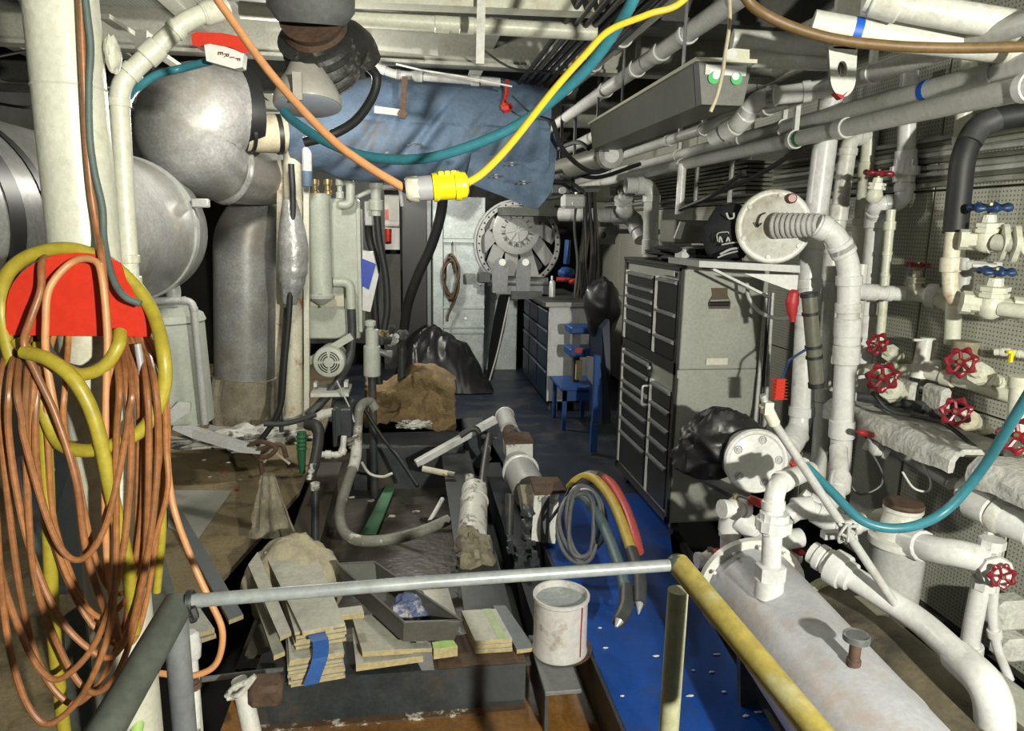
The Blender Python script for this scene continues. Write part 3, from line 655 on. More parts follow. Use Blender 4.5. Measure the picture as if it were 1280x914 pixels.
pipe('tall_pipe', 'pale pipe rising to the ceiling left of the black hose', 'pipe', 'cream', [(1212, 60, 2.75), (1204, 150, 2.75), (1190, 430, 2.75)], .032)
hose('suction_hose', 'fat black rubber hose bending down from the right edge to the rusty pipe', 'hose', 'rubber', [(1300, 140, 2.55), (1250, 148, 2.6), (1222, 160, 2.62), (1205, 195, 2.62), (1199, 240, 2.62), (1194, 292, 2.62)], .046, 18)
single('hose_tape', 'torn grey tape patch on bend of the fat black hose', 'tape', tube(cr(pp([(1246, 148, 2.59), (1224, 159, 2.61), (1212, 178, 2.61)]), 5), .0475, 18), 'hosedark')
pipe('rusty_pipe', 'cream pipe streaked with rust curving from black hose to lower blue valve', 'pipe', 'creamrust', [(1192, 290, 2.6), (1187, 345, 2.6), (1190, 378, 2.58), (1232, 388, 2.48)], .030, .11, coup=(.33,), cr_=1.3, elbows=False, n=16)
pipe('valve_pipe', 'pale pipe from the black hose end to the upper blue valve', 'pipe', 'cream', [(1192, 302, 2.6), (1215, 305, 2.55), (1290, 312, 2.35)], .026)
c = P(1232, 300, 2.5)
valve('globe_valve', 'pale globe valve with tilted dark blue handwheel, upper of two', c, (-.08, -.1, 1), .063, 'cream', 'valveblue', (1, -.6, 0), .040, .125)
single('pipe_flange', 'pair of bolted cream flanges right of the upper blue valve', 'flange', merge(*[lathe(P(1250+14*k, 303+2*k, 2.44-.05*k), (.9, -.55, 0), [(0, .03), (.004, .062), (.022, .062), (.026, .035)], 20, lambda a: 1+.12*math.cos(4*a)) for k in range(2)], cyl(P(1245, 303, 2.45), P(1285, 308, 2.33), .032)), 'cream')
c = P(1238, 382, 2.46)
valve('globe_valve', 'pale globe valve with dark blue handwheel and square bonnet, lower of two', c, (-.05, -.1, 1), .055, 'cream', 'valveblue', (1, -.55, -.1), .046, .135)
pipe('valve_pipe', 'pale pipe leaving the lower blue valve towards the right edge', 'pipe', 'cream', [(1250, 386, 2.42), (1300, 392, 2.3)], .028)
pipe('bracket_pipe', 'grey white capped stub pipe behind the rusty bend', 'pipe', 'greywhite', [(1206, 325, 2.62), (1204, 350, 2.62), (1202, 372, 2.62)], .032, coup=(.55,), cr_=1.15)
single('wall_bracket', 'pale bolted bracket between the two blue valves', 'bracket', merge(box(P(1228, 332, 2.55), (.16, .03, .035), bev=.005), box(P(1204, 330, 2.56), (.03, .035, .05), bev=.005), cyl(P(1215, 332, 2.54), P(1245, 333, 2.5), .012)), 'greywhite')
c = P(1143, 363, 3.0)
pipe('valve_pipe', 'cream pipe with ribbed union feeding the small maroon wheel valve', 'pipe', 'cream', [(1112, 366, 3.05), (1150, 368, 2.98), (1172, 372, 2.9), (1196, 388, 2.8)], .034, .05, elbows=False)
q = P(1166, 370, 2.93); d = P(1180, 372, 2.9)-P(1150, 369, 2.98)
single('pipe_union', 'ribbed white union nut beside the small maroon wheel valve', 'pipe fitting', lathe(q-d.normalized()*.03, d, [(0, .042), (.01, .055), (.045, .055), (.05, .042), (.08, .04)], 28, lambda a: 1+.03*math.cos(14*a)), 'pvc')
valve('globe_valve', 'small valve with flat maroon handwheel seen edge on above the cream pipe', c+Vector((0, 0, .012)), (0, -.05, 1), .044, 'cream', 'valvered', None, .030, .105)
valve('globe_valve', 'small valve with maroon handwheel between the upper standpipes', P(1093, 244, 3.12), (.05, -.1, 1), .055, 'cream', 'valvered', None, .033, .10)
# rough ledge
for (a, b, lab) in ((2.36, 3.22, 'rough chipped white ledge on the right wall carrying the red valves'), (1.7, 2.27, 'short rough white ledge at the right edge, nearest the viewer')):
    def f(u, v, a=a, b=b):
        y = a+(b-a)*u; n = fbm((y*9, v*3, a), 1, 3)
        x = 2.12+.31*max(0, (v-.35)/.65); z = .90-(.07*(1-v/.35) if v < .35 else 0)
        return (x+.012*n*(v < .6), y, z+.010*fbm((y*7, v*5, 3), 1, 3))
    single('wall_ledge', lab, 'ledge', sheet(f, 26, 8, .03), 'stonechip')
# red wheel valves above the ledge: (wheel px, body px, end px)
RV = [((1097, 430), (1120, 446), (1140, 456), .046, 2.95, 2.98, 'red wheel valve highest and leftmost above the ledge'),
      ((1103, 472), (1120, 494), (1140, 508), .062, 2.85, 2.92, 'red wheel valve with largest wheel, just left above the ledge edge'),
      ((1201, 453), (1231, 471), (1262, 484), .052, 2.45, 2.52, 'red wheel valve in front of the brown jar'),
      ((1195, 515), (1214, 528), (1236, 540), .050, 2.42, 2.5, 'red wheel valve below the brown jar, over ledge'),
      ((1272, 545), (1300, 560), (1320, 570), .055, 2.05, 2.12, 'red wheel valve cut by the right edge under the teal hose')]
for (w_, b_, e_, R, yw, yb, lab) in RV:
    wc = P(*w_, yw-.02); bc = P(*b_, yb); ec = P(*e_, yb+.02); ax = (wc-bc); L = ax.length
    valve('globe_valve', lab, bc, ax, R, 'cream', 'valvered', None, R*.72, L)
    single('pipe_nipple', 'cream pipe nipple behind the '+lab.replace('red wheel valve', 'red valve').split(',')[0], 'pipe fitting', merge(cyl(bc, ec, R*.42, 12), lathe(bc.lerp(ec, .45), ec-bc, [(0, R*.6), (R*.5, R*.6)], 8)), 'cream')
pipe('feed_pipe', 'cream pipe with tees running level behind the upper red valves', 'pipe', 'cream', [(1075, 462, 3.1), (1140, 462, 2.9), (1215, 480, 2.62), (1290, 505, 2.4)], .028, .05, coup=(.2, .35, .55), elbows=False)
pipe('feed_pipe', 'dark wet pipe with fittings running along the ledge behind lower red valves', 'pipe', 'hosedark', [(1065, 494, 3.1), (1150, 508, 2.8), (1215, 534, 2.6), (1260, 560, 2.42)], .022, .05, coup=(.45, .55), elbows=False)
t = thing('tee_fitting', 'upright white tee fitting with wing cap between the red valves', 'pipe fitting', P(1152, 470, 2.85))
part(t, 'body', merge(cyl(P(1148, 472, 2.85), P(1158, 425, 2.85), .035, 14), lathe(P(1150, 458, 2.85), (.6, -.8, 0), [(0, .03), (.05, .036), (.06, .04), (.08, .04)], 14)), 'white')
part(t, 'wing_cap', merge(box(P(1158, 425, 2.84), (.13, .02, .012), bev=.004), cyl(P(1158, 430, 2.85), P(1159, 422, 2.85), .03, 12)), 'white')
single('brown_jar', 'smoky brown cylindrical jar standing behind the red wheel valves', 'jar', lathe(P(1204, 458, 2.62), (0, 0, 1), [(0, .045), (.005, .052), (.09, .052), (.098, .054), (.108, .050), (.11, .03)], 24), 'oldcloth')
single('pipe_stub', 'upright cream stub pipe at the right edge above the ledge', 'pipe', merge(cyl(P(1266, 590, 2.3), P(1275, 480, 2.3), .034, 16), cyl(P(1275, 484, 2.3), P(1276, 470, 2.3), .04, 16)), 'cream')
single('stone_block', 'rough white insulation chunk against the wall below jar', 'block', box(P(1170, 500, 2.75), (.05, .14, .13), bev=.015), 'stonechip', smooth=False)
single('stone_block', 'rough grey insulation slab on wall left of the cream stub', 'block', box(P(1130, 490, 2.95), (.05, .16, .12), bev=.015), 'stonechip', smooth=False)
hose('ground_cable', 'black cable drooping along the ledge under the red valves', 'cable', 'rubber', [(1090, 490, 2.8), (1110, 512, 2.75), (1140, 520, 2.68), (1180, 530, 2.55), (1220, 560, 2.4)], .009)
single('yellow_tag', 'small yellow tag on the wall cock at right', 'tag', merge(box(P(1264, 446, 2.4), (.012, .01, .045)), box(P(1264, 440, 2.4), (.03, .01, .01))), 'plugyellow', smooth=False)
pipe('wall_cock', 'small pale cock pipe behind the yellow tag', 'pipe', 'cream', [(1243, 440, 2.46), (1262, 440, 2.42), (1300, 448, 2.33)], .014, coup=(.25,))
# below the ledge
pipe('wall_pipe', 'grey white pipe sloping along the wall below the ledge', 'pipe', 'greywhite', [(1068, 528, 3.05), (1110, 555, 2.9), (1190, 605, 2.55)], .030, coup=(.1, .3), cr_=1.2, elbows=False)
single('ribbed_sleeve', 'black ribbed sleeve on the sloping wall pipe end', 'sleeve', merge(*[torus(P(1066+6*k, 526+4*k, 3.04-.02*k), Vector((.1, -1, -.4)), .030, .008, 16, 6) for k in range(6)]), 'hosedark')
hose('loop_wire', 'thin white wire looping down from the ledge', 'wire', 'white', [(1148, 545, 2.62), (1152, 575, 2.6), (1163, 600, 2.58), (1160, 614, 2.58), (1142, 610, 2.6), (1128, 590, 2.62)], .005)
hose('loop_wire', 'thin grey wire loop against the wall near the red lever', 'wire', 'steelgrey', [(1092, 570, 2.85), (1102, 590, 2.84), (1100, 608, 2.84), (1075, 618, 2.86), (1060, 602, 2.9)], .005)
single('wall_patch', 'smooth pale grey patch panel fixed to the wall behind strainer pot', 'panel', bxa(PX(1062, 645, 2.418), PX(1128, 565, 2.408)), 'panelgrey', smooth=False)
single('dome_pipe', 'white pipe end cap bulging from the wall left of the strainer pot', 'pipe', lathe(P(1104, 655, 2.62), (-.35, -.8, .3), [(-.12, .06), (.0, .06), (.02, .07), (.05, .06), (.07, .03)], 24), 'cream')
# grey-green torch tube and red grips by the shelf
t = thing('pump_tube', 'grey green hand pump tube with black caps hanging by the standpipe', 'hand pump', P(1020, 482, 2.95))
a, b = P(1011, 366, 2.95), P(1021, 484, 2.95)
part(t, 'barrel', cyl(a, b, .033, 18), 'fixture')
for s, e in ((0, .04), (.2, .23), (.55, .58), (.66, .69), (.95, 1.0)): part(t, 'band', cyl(a.lerp(b, s), a.lerp(b, e), .038, 18), 'rubber')
single('red_grip', 'red plastic grip hanging under the shelf end', 'grip', tube(cr(pp([(993, 362, 3.0), (990, 380, 3.0), (991, 402, 3.0)]), 4), [.012, .026, .030, .024, .014], 10), 'redtape')
single('red_comb', 'red ribbed plastic handle hanging on blue cord below the hand pump', 'handle', merge(bxa(P(969, 500, 3.0), P(978, 472, 3.03)), *[bxa(P(968, 499-4*k, 2.995), P(979, 497-4*k, 3.035)) for k in range(7)]), 'red', smooth=False)
hose('lanyard', 'thin dark blue cord above the red ribbed handle', 'cord', 'valveblue', [(1009, 436, 2.95), (988, 450, 2.98), (982, 462, 3.0), (976, 476, 3.01)], .006)
hose('white_cable', 'white cable hanging in a loop under the shelf beside the chest', 'cable', 'greywhite', [(934, 352, 3.45), (936, 372, 3.45), (950, 390, 3.42), (970, 398, 3.35), (988, 398, 3.2)], .010)
for k, (x0, x1, m) in enumerate(((958, 938, 'greywhite'), (962, 945, 'black'), (966, 952, 'greywhite'), (950, 931, 'black'))):
    single('long_rod', ['pale rod', 'black rod', 'pale rod with black bands', 'thin black rod'][k]+' leaning upright between tool chest and standpipe, '+['second from the chest', 'third from the chest', 'furthest from the chest', 'closest to the chest'][k], 'rod', cyl(P(x1, 600, 3.55+.02*k), P(x0, 366, 3.6+.02*k), .010, 8), m)
# cable run on wall
for k in range(9):
    z = 1.98+.026*k
    single('wall_cable', 'one of the parallel cables clipped in a band along the upper right wall', 'cable', tube([Vector((2.395, 2.0+i*.6, z+.006*math.sin(i*1.7+k))) for i in range(12)], .012, 8), ('panelgrey', 'fixture', 'greywhite')[k % 3], 'cables along the upper right wall')
for k, (a, b) in enumerate((((880, 248, 4.4), (1010, 180, 3.4)), ((850, 262, 4.6), (930, 215, 3.8)))):
    hose('swag_cable', ['long dark cable swagging from wall run to the pipes above cap', 'short dark cable dropping behind the chest tarpaulin'][k], 'cable', 'rubber', [a, ((a[0]+b[0])/2, (a[1]+b[1])/2+6, (a[2]+b[2])/2), b], .014)
# ================================================================== overhead fore-and-aft pipes
def lpipe(label, px, py, z, y0, y1, r, m, coup=(), marks=(), nm='overhead_pipe', saddles=(), n=16):
    a = PZ(px, py, z); t = thing(nm, label, 'pipe', (a.x, y0, z-r))
    A, B = Vector((a.x, y0, z)), Vector((a.x, y1, z))
    part(t, 'pipe', tube([A, B], r, n), m)
    for y in coup: part(t, 'coupling', cyl((a.x, y-r*.9, z), (a.x, y+r*.9, z), r*1.2, n, r*.08), m)
    for y in saddles:
        part(t, 'saddle_clamp', ringg((a.x, y, z), (0, 1, 0), r*1.22, r*.2, .03), 'pvc')
        part(t, 'clamp_hanger', bxa((a.x-.012, y-.012, z+r), (a.x+.012, y+.012, z+r+.16)), 'pvc', smooth=False)
    for y, mm in marks: part(t, 'paint_band', cyl((a.x, y-.015, z), (a.x, y+.015, z), r*1.03, n), mm)
    return t
lpipe('grey white overhead pipe with blue band, middle of the three above the wall cables', 1280, 82, 2.30, 1.2, 8.6, .040, 'overpipe', (4.2, 6.0), ((2.62, 'bluemark'),), saddles=(2.3, 3.7, 5.2))
lpipe('grey white overhead pipe, lowest of the three above the wall cables', 1280, 110, 2.205, 1.2, 8.4, .038, 'overpipe', (3.0, 4.9), ((3.35, 'greenmark'),), saddles=(2.05, 3.4))
lpipe('grey white overhead pipe, highest of the three above the wall cables', 1170, 66, 2.38, 1.2, 8.4, .034, 'overpipe', (3.6, 5.0), (), saddles=(2.75, 4.4))
lpipe('grey overhead pipe running past the end of the long light fixture', 975, 58, 2.62, 1.4, 8.0, .050, 'overpipe', (3.9,), ())
lpipe('overhead pipe in white saddle clamps, right of the pair over the blue wrapped silencer', 850, 48, 2.72, 1.6, 8.0, .046, 'overpipe', (4.0,), (), saddles=(3.6, 4.4, 5.1))
lpipe('overhead pipe in white saddle clamps, left of the pair over the blue wrapped silencer', 772, 52, 2.76, 1.8, 8.0, .046, 'overpipe', (4.6,), (), saddles=(3.9, 4.5, 5.3))
# white bend joining the dim pipe
pipe('bend_pipe', 'white bent pipe dropping from the ceiling to the dim overhead pipe', 'pipe', 'pvc', [(1050, 108, 3.12), (985, 118, 3.2), (945, 122, 3.3), (925, 155, 3.4), (892, 172, 3.6)], .042, .08, coup=(.8, .68), cr_=1.2)
pipe('cross_pipe', 'white pipe sloping down to the right at the top edge, nearest of two', 'pipe', 'white', [(1085, -4, 2.3), (1130, 8, 2.25), (1300, 38, 2.1)], .046, coup=(.12,), cr_=1.2, elbows=False)
pipe('cross_pipe', 'white pipe with blue mark sloping right under the brown cable', 'pipe', 'white', [(1015, 30, 2.42), (1080, 42, 2.36), (1300, 66, 2.2)], .046, marks=((.20, 'bluemark'),), elbows=False)
pipe('cross_pipe', 'short grey white pipe crossing behind the lifting eye', 'pipe', 'overpipe', [(920, 72, 3.1), (1045, 78, 3.05)], .038)
pipe('cross_pipe', 'grey white pipe crossing just above the short one', 'pipe', 'overpipe', [(915, 50, 3.1), (1050, 58, 3.0)], .045)
hose('brown_cable', 'thick brown cable sagging across the top right corner', 'cable', 'browncable', [(890, -110, 2.1), (925, -15, 2.0), (960, 20, 2.0), (1030, 46, 1.98), (1110, 57, 1.95), (1200, 60, 1.9), (1300, 58, 1.85)], .0145, 12)
t = thing('lifting_eye', 'white steel lifting eye plate with hole and red tip under the overhead pipes', 'lifting eye', P(1052, 122, 2.5))
N_ = 32; oo = []; hh = []
for k in range(N_):
    a = 2*math.pi*k/N_; cx, cy = math.cos(a), math.sin(a)
    x, y = 1054+16*cx, 96+25*cy
    if cy < 0: x, y = 1054+(16+2*min(1, -cy*1.5))*max(-1, min(1, cx*1.45)), 96-38*min(1, -cy*1.45)
    oo.append((x, y)); hh.append((1053+6*cx, 86+10*cy))
V = [P(x, y, 2.5) for x, y in oo]+[P(x, y, 2.5) for x, y in hh]; V += [p+Vector((.004, .02, 0)) for p in V]
F = []
for k in range(N_):
    k2 = (k+1) % N_; F += [(k, k2, N_+k2, N_+k), (2*N_+k, 3*N_+k, 3*N_+k2, 2*N_+k2), (k, 2*N_+k, 2*N_+k2, k2), (N_+k, N_+k2, 3*N_+k2, 3*N_+k)]
part(t, 'plate', (V, F), 'white', smooth=False)
part(t, 'stem', bar(P(1054, 62, 2.51), P(1054, 62, 2.51)+Vector((0, 0, .55)), .09, .02, up=(0, 1, 0)), 'white', smooth=False)
part(t, 'red_tip', prism([P(1044, 116, 2.496), P(1054, 119, 2.496), P(1060, 114, 2.496), P(1052, 124, 2.496)], (0, .03, 0)), 'redtape', smooth=False)
# fluorescent fixture
t = thing('light_fixture', 'long grey green fluorescent fixture with clear end showing tube holders', 'light fixture', P(905, 130, 2.65))
n0 = P(905, 105, 2.65); n1 = P(757, 172, 4.6); w2 = .105; h2 = .075
d = (n1-n0).normalized(); s = d.cross(Vector((0, 0, 1))).normalized(); u = s.cross(d)
def sec(c, k=1.0, top=.0): return [c+s*-w2*k+u*h2, c+s*w2*k+u*h2, c+s*w2*.78*k-u*h2, c-s*w2*.78*k-u*h2]
part(t, 'housing', prism(sec(n0+d*.06), n1-n0-d*.06), 'fixture', smooth=False)
part(t, 'end_cap', prism(sec(n0, .98), d*.06), 'traygrey', 'smoky clear end', smooth=False)
part(t, 'reflector_strip', box(n0-d*.004+u*h2*.62, (w2*1.5, .01, .035), (s, d, u)), 'pvc', smooth=False)
part(t, 'top_flange', prism([n0-d*.01+s*-w2*1.12+u*h2, n0-d*.01+s*w2*1.12+u*h2, n0-d*.01+s*w2*1.12+u*(h2+.014), n0-d*.01+s*-w2*1.12+u*(h2+.014)], n1-n0+d*.02), 'fixturecap', smooth=False)
for k in (-1, 1):
    part(t, 'tube_holder', lathe(n0-d*.010+s*w2*.42*k+u*h2*.25, d, [(0, .022), (.012, .022)], 16), 'greenled', 'green tube holder')
    part(t, 'tube_end', lathe(n0-d*.014+s*w2*.36*k+u*h2*.36, d, [(0, .014), (.012, .016)], 14), 'bulb')
part(t, 'mount_bracket', prism([P(893, 84, 2.72), P(937, 90, 2.72), P(937, 62, 2.72), P(915, 60, 2.72)], (0, .02, 0)), 'fixturecap', smooth=False)
for k_ in (.25, .8): part(t, 'hanger', cyl(n0.lerp(n1, k_)+u*h2, n0.lerp(n1, k_)+u*h2+Vector((0, 0, 2.9-n0.lerp(n1, k_).z)), .008, 8), 'steelgrey')
part(t, 'cable_gland', cyl(P(914, 68, 2.68), P(911, 76, 2.74), .022, 12), 'pvc')
t = thing('light_fixture', 'second grey fixture further along, dim with round glass end', 'light fixture', P(740, 200, 4.9))
part(t, 'housing', tube([P(760, 196, 4.9), P(690, 215, 6.4)], .085, 12), 'fixture')
part(t, 'hanger', cyl(P(745, 200, 5.2), P(745, 200, 5.2)+Vector((0, 0, .8)), .01, 8), 'steelgrey')
part(t, 'glass_end', lathe(P(765, 194, 4.82), (.1, 1, 0), [(0, .05), (.03, .085), (.1, .088)], 16), 'greywhite')
hose('frayed_cord', 'pale frayed cord hanging in front of the light fixture end', 'cord', 'canvas', [(914, -120, 2.2), (912, -10, 2.2), (912, 30, 2.2), (906, 70, 2.2), (903, 92, 2.2), (896, 120, 2.2), (888, 140, 2.2)], .006)
# ductwork in the dark above the chests
pipe('drop_pipe', 'white plastic elbow pipe dropping behind the tool chests', 'pipe', 'pvc', [(782, 232, 5.6), (815, 232, 5.6), (812, 345, 5.6), (807, 560, 5.6)], .062, .10, coup=(.28, .36), cr_=1.12)
pipe('dark_pipe', 'dim grey pipe with angle valve behind the hanging cables', 'pipe', 'greywhite', [(700, 268, 6.6), (790, 270, 6.2), (802, 300, 6.0)], .065, .09, coup=(.6, .72, .84), cr_=1.15)
pipe('dark_pipe', 'dim fat pipe above the hanging cables', 'pipe', 'fixture', [(715, 243, 6.6), (775, 242, 6.2)], .075)
valve('angle_valve', 'grey angle valve on the dim pipe behind chests', P(781, 262, 6.1), (-.25, -.4, 1), .045, 'greywhite', 'greywhite', None, .07, .17)
pipe('slim_pipe', 'slim white vertical pipe above the chest tarpaulin', 'pipe', 'pvc', [(853, 205, 4.8), (849, 268, 4.8)], .030)
single('dark_box', 'dim grey ventilation box with pale flank above the tool chest', 'box', merge(box(P(875, 290, 4.9)+Vector((.15, 0, 0)), (.80, .3, .16), bev=.01)), 'fixture', smooth=False)
single('pale_gusset', 'pale triangular gusset plate on the dim ventilation box', 'bracket', prism([P(843, 298, 4.7), P(851, 277, 4.7), P(857, 278, 4.7), P(851, 299, 4.7)], (0, .02, 0)), 'pvc', smooth=False)
single('cable_duct', 'dim louvred cable duct on wall above the black cap', 'duct', merge(*[bxa((2.2, 4.5, 2.0+.028*k), (2.425, 6.6, 2.018+.028*k)) for k in range(8)]), 'fixture', smooth=False)
for k, x in enumerate((895, 930)):
    single('duct_strap', ['pale upright strap on the louvred duct, further one', 'pale upright strap on the louvred duct, nearer one'][k], 'strap', bxa((2.185, 5.3-.6*k, 1.95), (2.205, 5.33-.6*k, 2.3)), 'greywhite', smooth=False)
# ================================================================== column with cable hanger
pc = P(107, 320, 2.0); pr = .083
t = thing('support_column', 'thick cream painted steel column at left carrying the red cable hanger', 'column', (pc.x, pc.y, -.03))
part(t, 'shaft', cyl((pc.x, pc.y, -.03), (pc.x, pc.y, 2.98), pr, 40), 'cream')
part(t, 'weld_seam', torus((pc.x, pc.y, P(100, 111, 2.0).z), (0, 0, 1), pr, .003, 40, 6), 'cream')
part(t, 'base_plate', bxa((pc.x-.16, pc.y-.16, -.03), (pc.x+.16, pc.y+.16, -.01), .003), 'railgreen', smooth=False)
part(t, 'bracket_lug', blob(P(141, 68, 2.0), (.018, .03, .045), 4, .2), 'cream')
fy = pc.y-pr
hose('column_cable', 'grey green braided cable running down the column face to the red hanger', 'cable', 'greyteal', [(104, -20, fy-.012), (109, 20, fy-.012), (113, 60, fy-.012), (111, 110, fy-.012), (112, 170, fy-.012), (118, 215, fy-.012), (128, 260, fy-.012), (130, 300, fy-.03), (140, 345, 1.83), (155, 370, 1.80), (176, 380, 1.80)], .0085)
hose('column_cable', 'dark copper cable strapped to the column beside the grey green one', 'cable', 'copper', [(100, -20, fy-.008), (103, 60, fy-.008), (106, 130, fy-.008), (109, 185, fy-.008), (114, 240, fy-.008), (122, 290, fy-.02), (128, 330, 1.83), (136, 420, 1.80), (140, 470, 1.79), (136, 620, 1.78), (132, 720, 1.78)], .0085)
# red half-disc hanger
hy = 1.86
t = thing('cable_hanger', 'bright red half disc cable hanger plate bolted to the column', 'cable hanger', P(100, 425, hy))
o = [(8, 419), (7, 395)]+[(97+90*math.cos(math.pi*(1-k/20)), 395-79*math.sin(math.pi*k/20)**.8) for k in range(1, 15)]+[(158, 350), (174, 372), (186, 395), (190, 414), (187, 421)]
part(t, 'plate', prism([P(x, y, hy) for x, y in o], (0, .006, 0)), 'red', smooth=False)
hc = P(98, 400, hy+.07)
arcpts = [Vector((hc.x+.125*math.cos(a), 0, hc.z+.125*math.sin(a)-.03)) for a in [math.pi*k/16 for k in range(17)]]
V = []; F = []
for p in arcpts:
    for y in (hy+.008, hy+.13): V.append(Vector((p.x, y, p.z))); V.append(Vector((hc.x+(p.x-hc.x)*.95, y, hc.z-.03+(p.z-hc.z+.03)*.95)))
for i in range(16):
    a = i*4; b = a+4; F += [(a, b, b+2, a+2), (a+1, a+3, b+3, b+1), (a, a+1, b+1, b), (a+2, b+2, b+3, a+3)]
F += [(0, 2, 3, 1), (64, 65, 67, 66)]
part(t, 'saddle', (V, F), 'darksteel', 'curved saddle behind the plate')
part(t, 'arm', bxa((pc.x-.02, hy+.009, hc.z-.02), (pc.x+.02, pc.y, hc.z+.02)), 'darksteel', smooth=False)
part(t, 'hoop', torus(P(100, 422, hy+.02), (0, -1, 0), .085, .014, 30, 8), 'darksteel')
# coils: each one continuous cable of several loops
def coil(name, label, m, loops, r, cat='cable'):
    pts = []; J = lambda k: rnd.uniform(-k, k)
    for (xl, xr, xm, yb, y) in loops:         # left x, right x, bottom x, bottom y (px), depth
        pts += [(98+(xl-98)*.5, 388+J(6), hy+.07), (98+(xl-98)*.9, 432, hy+.035), (xl+J(5), 485, y), (xl+J(7), min(560, (335+yb)/2)+J(8), y+J(.015)), (xl+(xm-xl)*.16+J(6), yb-150, y+J(.015)), (xl+(xm-xl)*.5, yb-52, y-.01), (xm-12, yb-5, y-.02), (xm+14, yb-6, y-.02), (xr+(xm-xr)*.42, yb-52, y-.01), (xr+(xm-xr)*.07+J(5), yb-150, y+J(.015)), (xr+J(6), min(560, (335+yb)/2)+J(8), y+J(.015)), (xr-2+J(4), 485, y), (98+(xr-98)*.85, 432, hy+.035), (98+(xr-98)*.5, 386+J(6), hy+.08)]
    return hose(name, label, cat, m, pts, r, 9, 5)
coil('extension_cord', 'long copper brown extension cord coiled in the deepest loops under the hanger', 'copper',
     [(4, 172, 92, 880, 1.80), (34, 188, 118, 866, 1.76), (-12, 160, 70, 850, 1.74), (48, 180, 138, 796, 1.79), (14, 194, 132, 822, 1.75)], .0080)
coil('extension_cord', 'orange extension cord coiled in shorter loops right of hanger', 'strandorange',
     [(60, 204, 152, 808, 1.82), (84, 197, 150, 742, 1.80), (40, 209, 128, 772, 1.78)], .0070)
coil('extension_cord', 'dark copper cord in slack loops on hanger left side', 'copper', [(-14, 150, 60, 905, 1.72), (22, 164, 96, 700, 1.73)], .0078)
hose('air_hose', 'thick yellow hose looped in wide ring around red hanger plate', 'hose', 'yellowhose',
     [(60, 590, 1.86), (38, 520, 1.84), (12, 440, 1.86), (2, 390, 1.88), (8, 345, 1.88), (42, 318, 1.88), (95, 312, 1.88), (150, 338, 1.88), (188, 385, 1.86), (204, 440, 1.78), (204, 490, 1.77), (180, 535, 1.76), (140, 557, 1.75), (100, 563, 1.76), (68, 545, 1.80), (45, 470, 1.84), (50, 430, 1.88)], .0165, 14)
hose('air_hose', 'thick yellow hose hanging straight down left of the column', 'hose', 'yellowhose', [(22, 425, 1.86), (50, 470, 1.84), (57, 560, 1.83), (62, 680, 1.82), (68, 800, 1.83), (82, 930, 1.84)], .0165, 14)
hose('air_hose', 'thick yellow hose crossing the column diagonally to lower right', 'hose', 'yellowhose', [(30, 440, 1.78), (62, 450, 1.75), (95, 478, 1.73), (120, 530, 1.73), (140, 620, 1.74), (160, 710, 1.76), (168, 790, 1.8)], .0165, 14)
hose('air_hose', 'yellow hose arc under the red plate across the hoop', 'hose', 'yellowhose', [(70, 455, 1.79), (100, 468, 1.78), (130, 458, 1.78), (148, 432, 1.79), (150, 415, 1.82)], .0155, 14)
hose('air_hose', 'thin yellow hose dropping right of column behind orange cords', 'hose', 'yellowhose', [(170, 430, 1.86), (184, 480, 1.85), (196, 560, 1.84), (203, 650, 1.84), (196, 740, 1.85)], .0105)
hose('grey_flex', 'pale grey cord looping among the orange cords', 'cord', 'pluggrey', [(172, 430, 1.83), (182, 500, 1.82), (186, 550, 1.81), (178, 590, 1.82), (182, 660, 1.84)], .0085)
hose('loose_cord', 'single orange cord draping over the front of the red plate', 'cord', 'orangecord', [(70, 520, 1.78), (58, 450, 1.79), (57, 405, 1.79), (62, 360, 1.80), (90, 328, 1.83), (118, 326, 1.82), (128, 350, 1.80), (134, 420, 1.79), (133, 480, 1.78), (131, 600, 1.76), (134, 700, 1.76), (146, 780, 1.76), (150, 812, 1.76)], .0085)
hose('loose_cord', 'orange cord hanging off front left of the red plate', 'cord', 'copper', [(60, 318, 1.90), (52, 330, 1.83), (51, 362, 1.80), (38, 400, 1.78), (30, 430, 1.78), (45, 466, 1.77), (70, 520, 1.76), (95, 600, 1.75), (108, 690, 1.75), (130, 760, 1.75), (148, 800, 1.75)], .0085)
hose('loose_cord', 'orange cord trailing away to the floor right of railing corner', 'cord', 'orangecord', [(205, 500, 1.85), (214, 620, 1.85), (240, 700, 1.8), (262, 750, 1.78), (278, 790, 1.77), (270, 830, 1.77), (240, 845, 1.77), (200, 842, 1.78)], .0085)
# cream drop pipe beside the column with diagonal arm
pipe('drop_pipe', 'cream drop pipe beside the column with diagonal upper arm', 'pipe', 'cream', [(172, 480, 2.2), (162, 345, 2.2), (148, 105, 2.2), (236, 22, 2.25), (285, 10, 2.3)], .026, .05, coup=(.24, .79, .96), cr_=1.25, n=16)
# teal hose piece
hose('water_hose', 'short teal hose arching over the silver elbow at upper left', 'hose', 'teal', [(150, 150, 2.23), (158, 130, 2.3), (170, 112, 2.4), (195, 94, 2.45), (225, 86, 2.5), (264, 76, 2.46)], .012, 12)
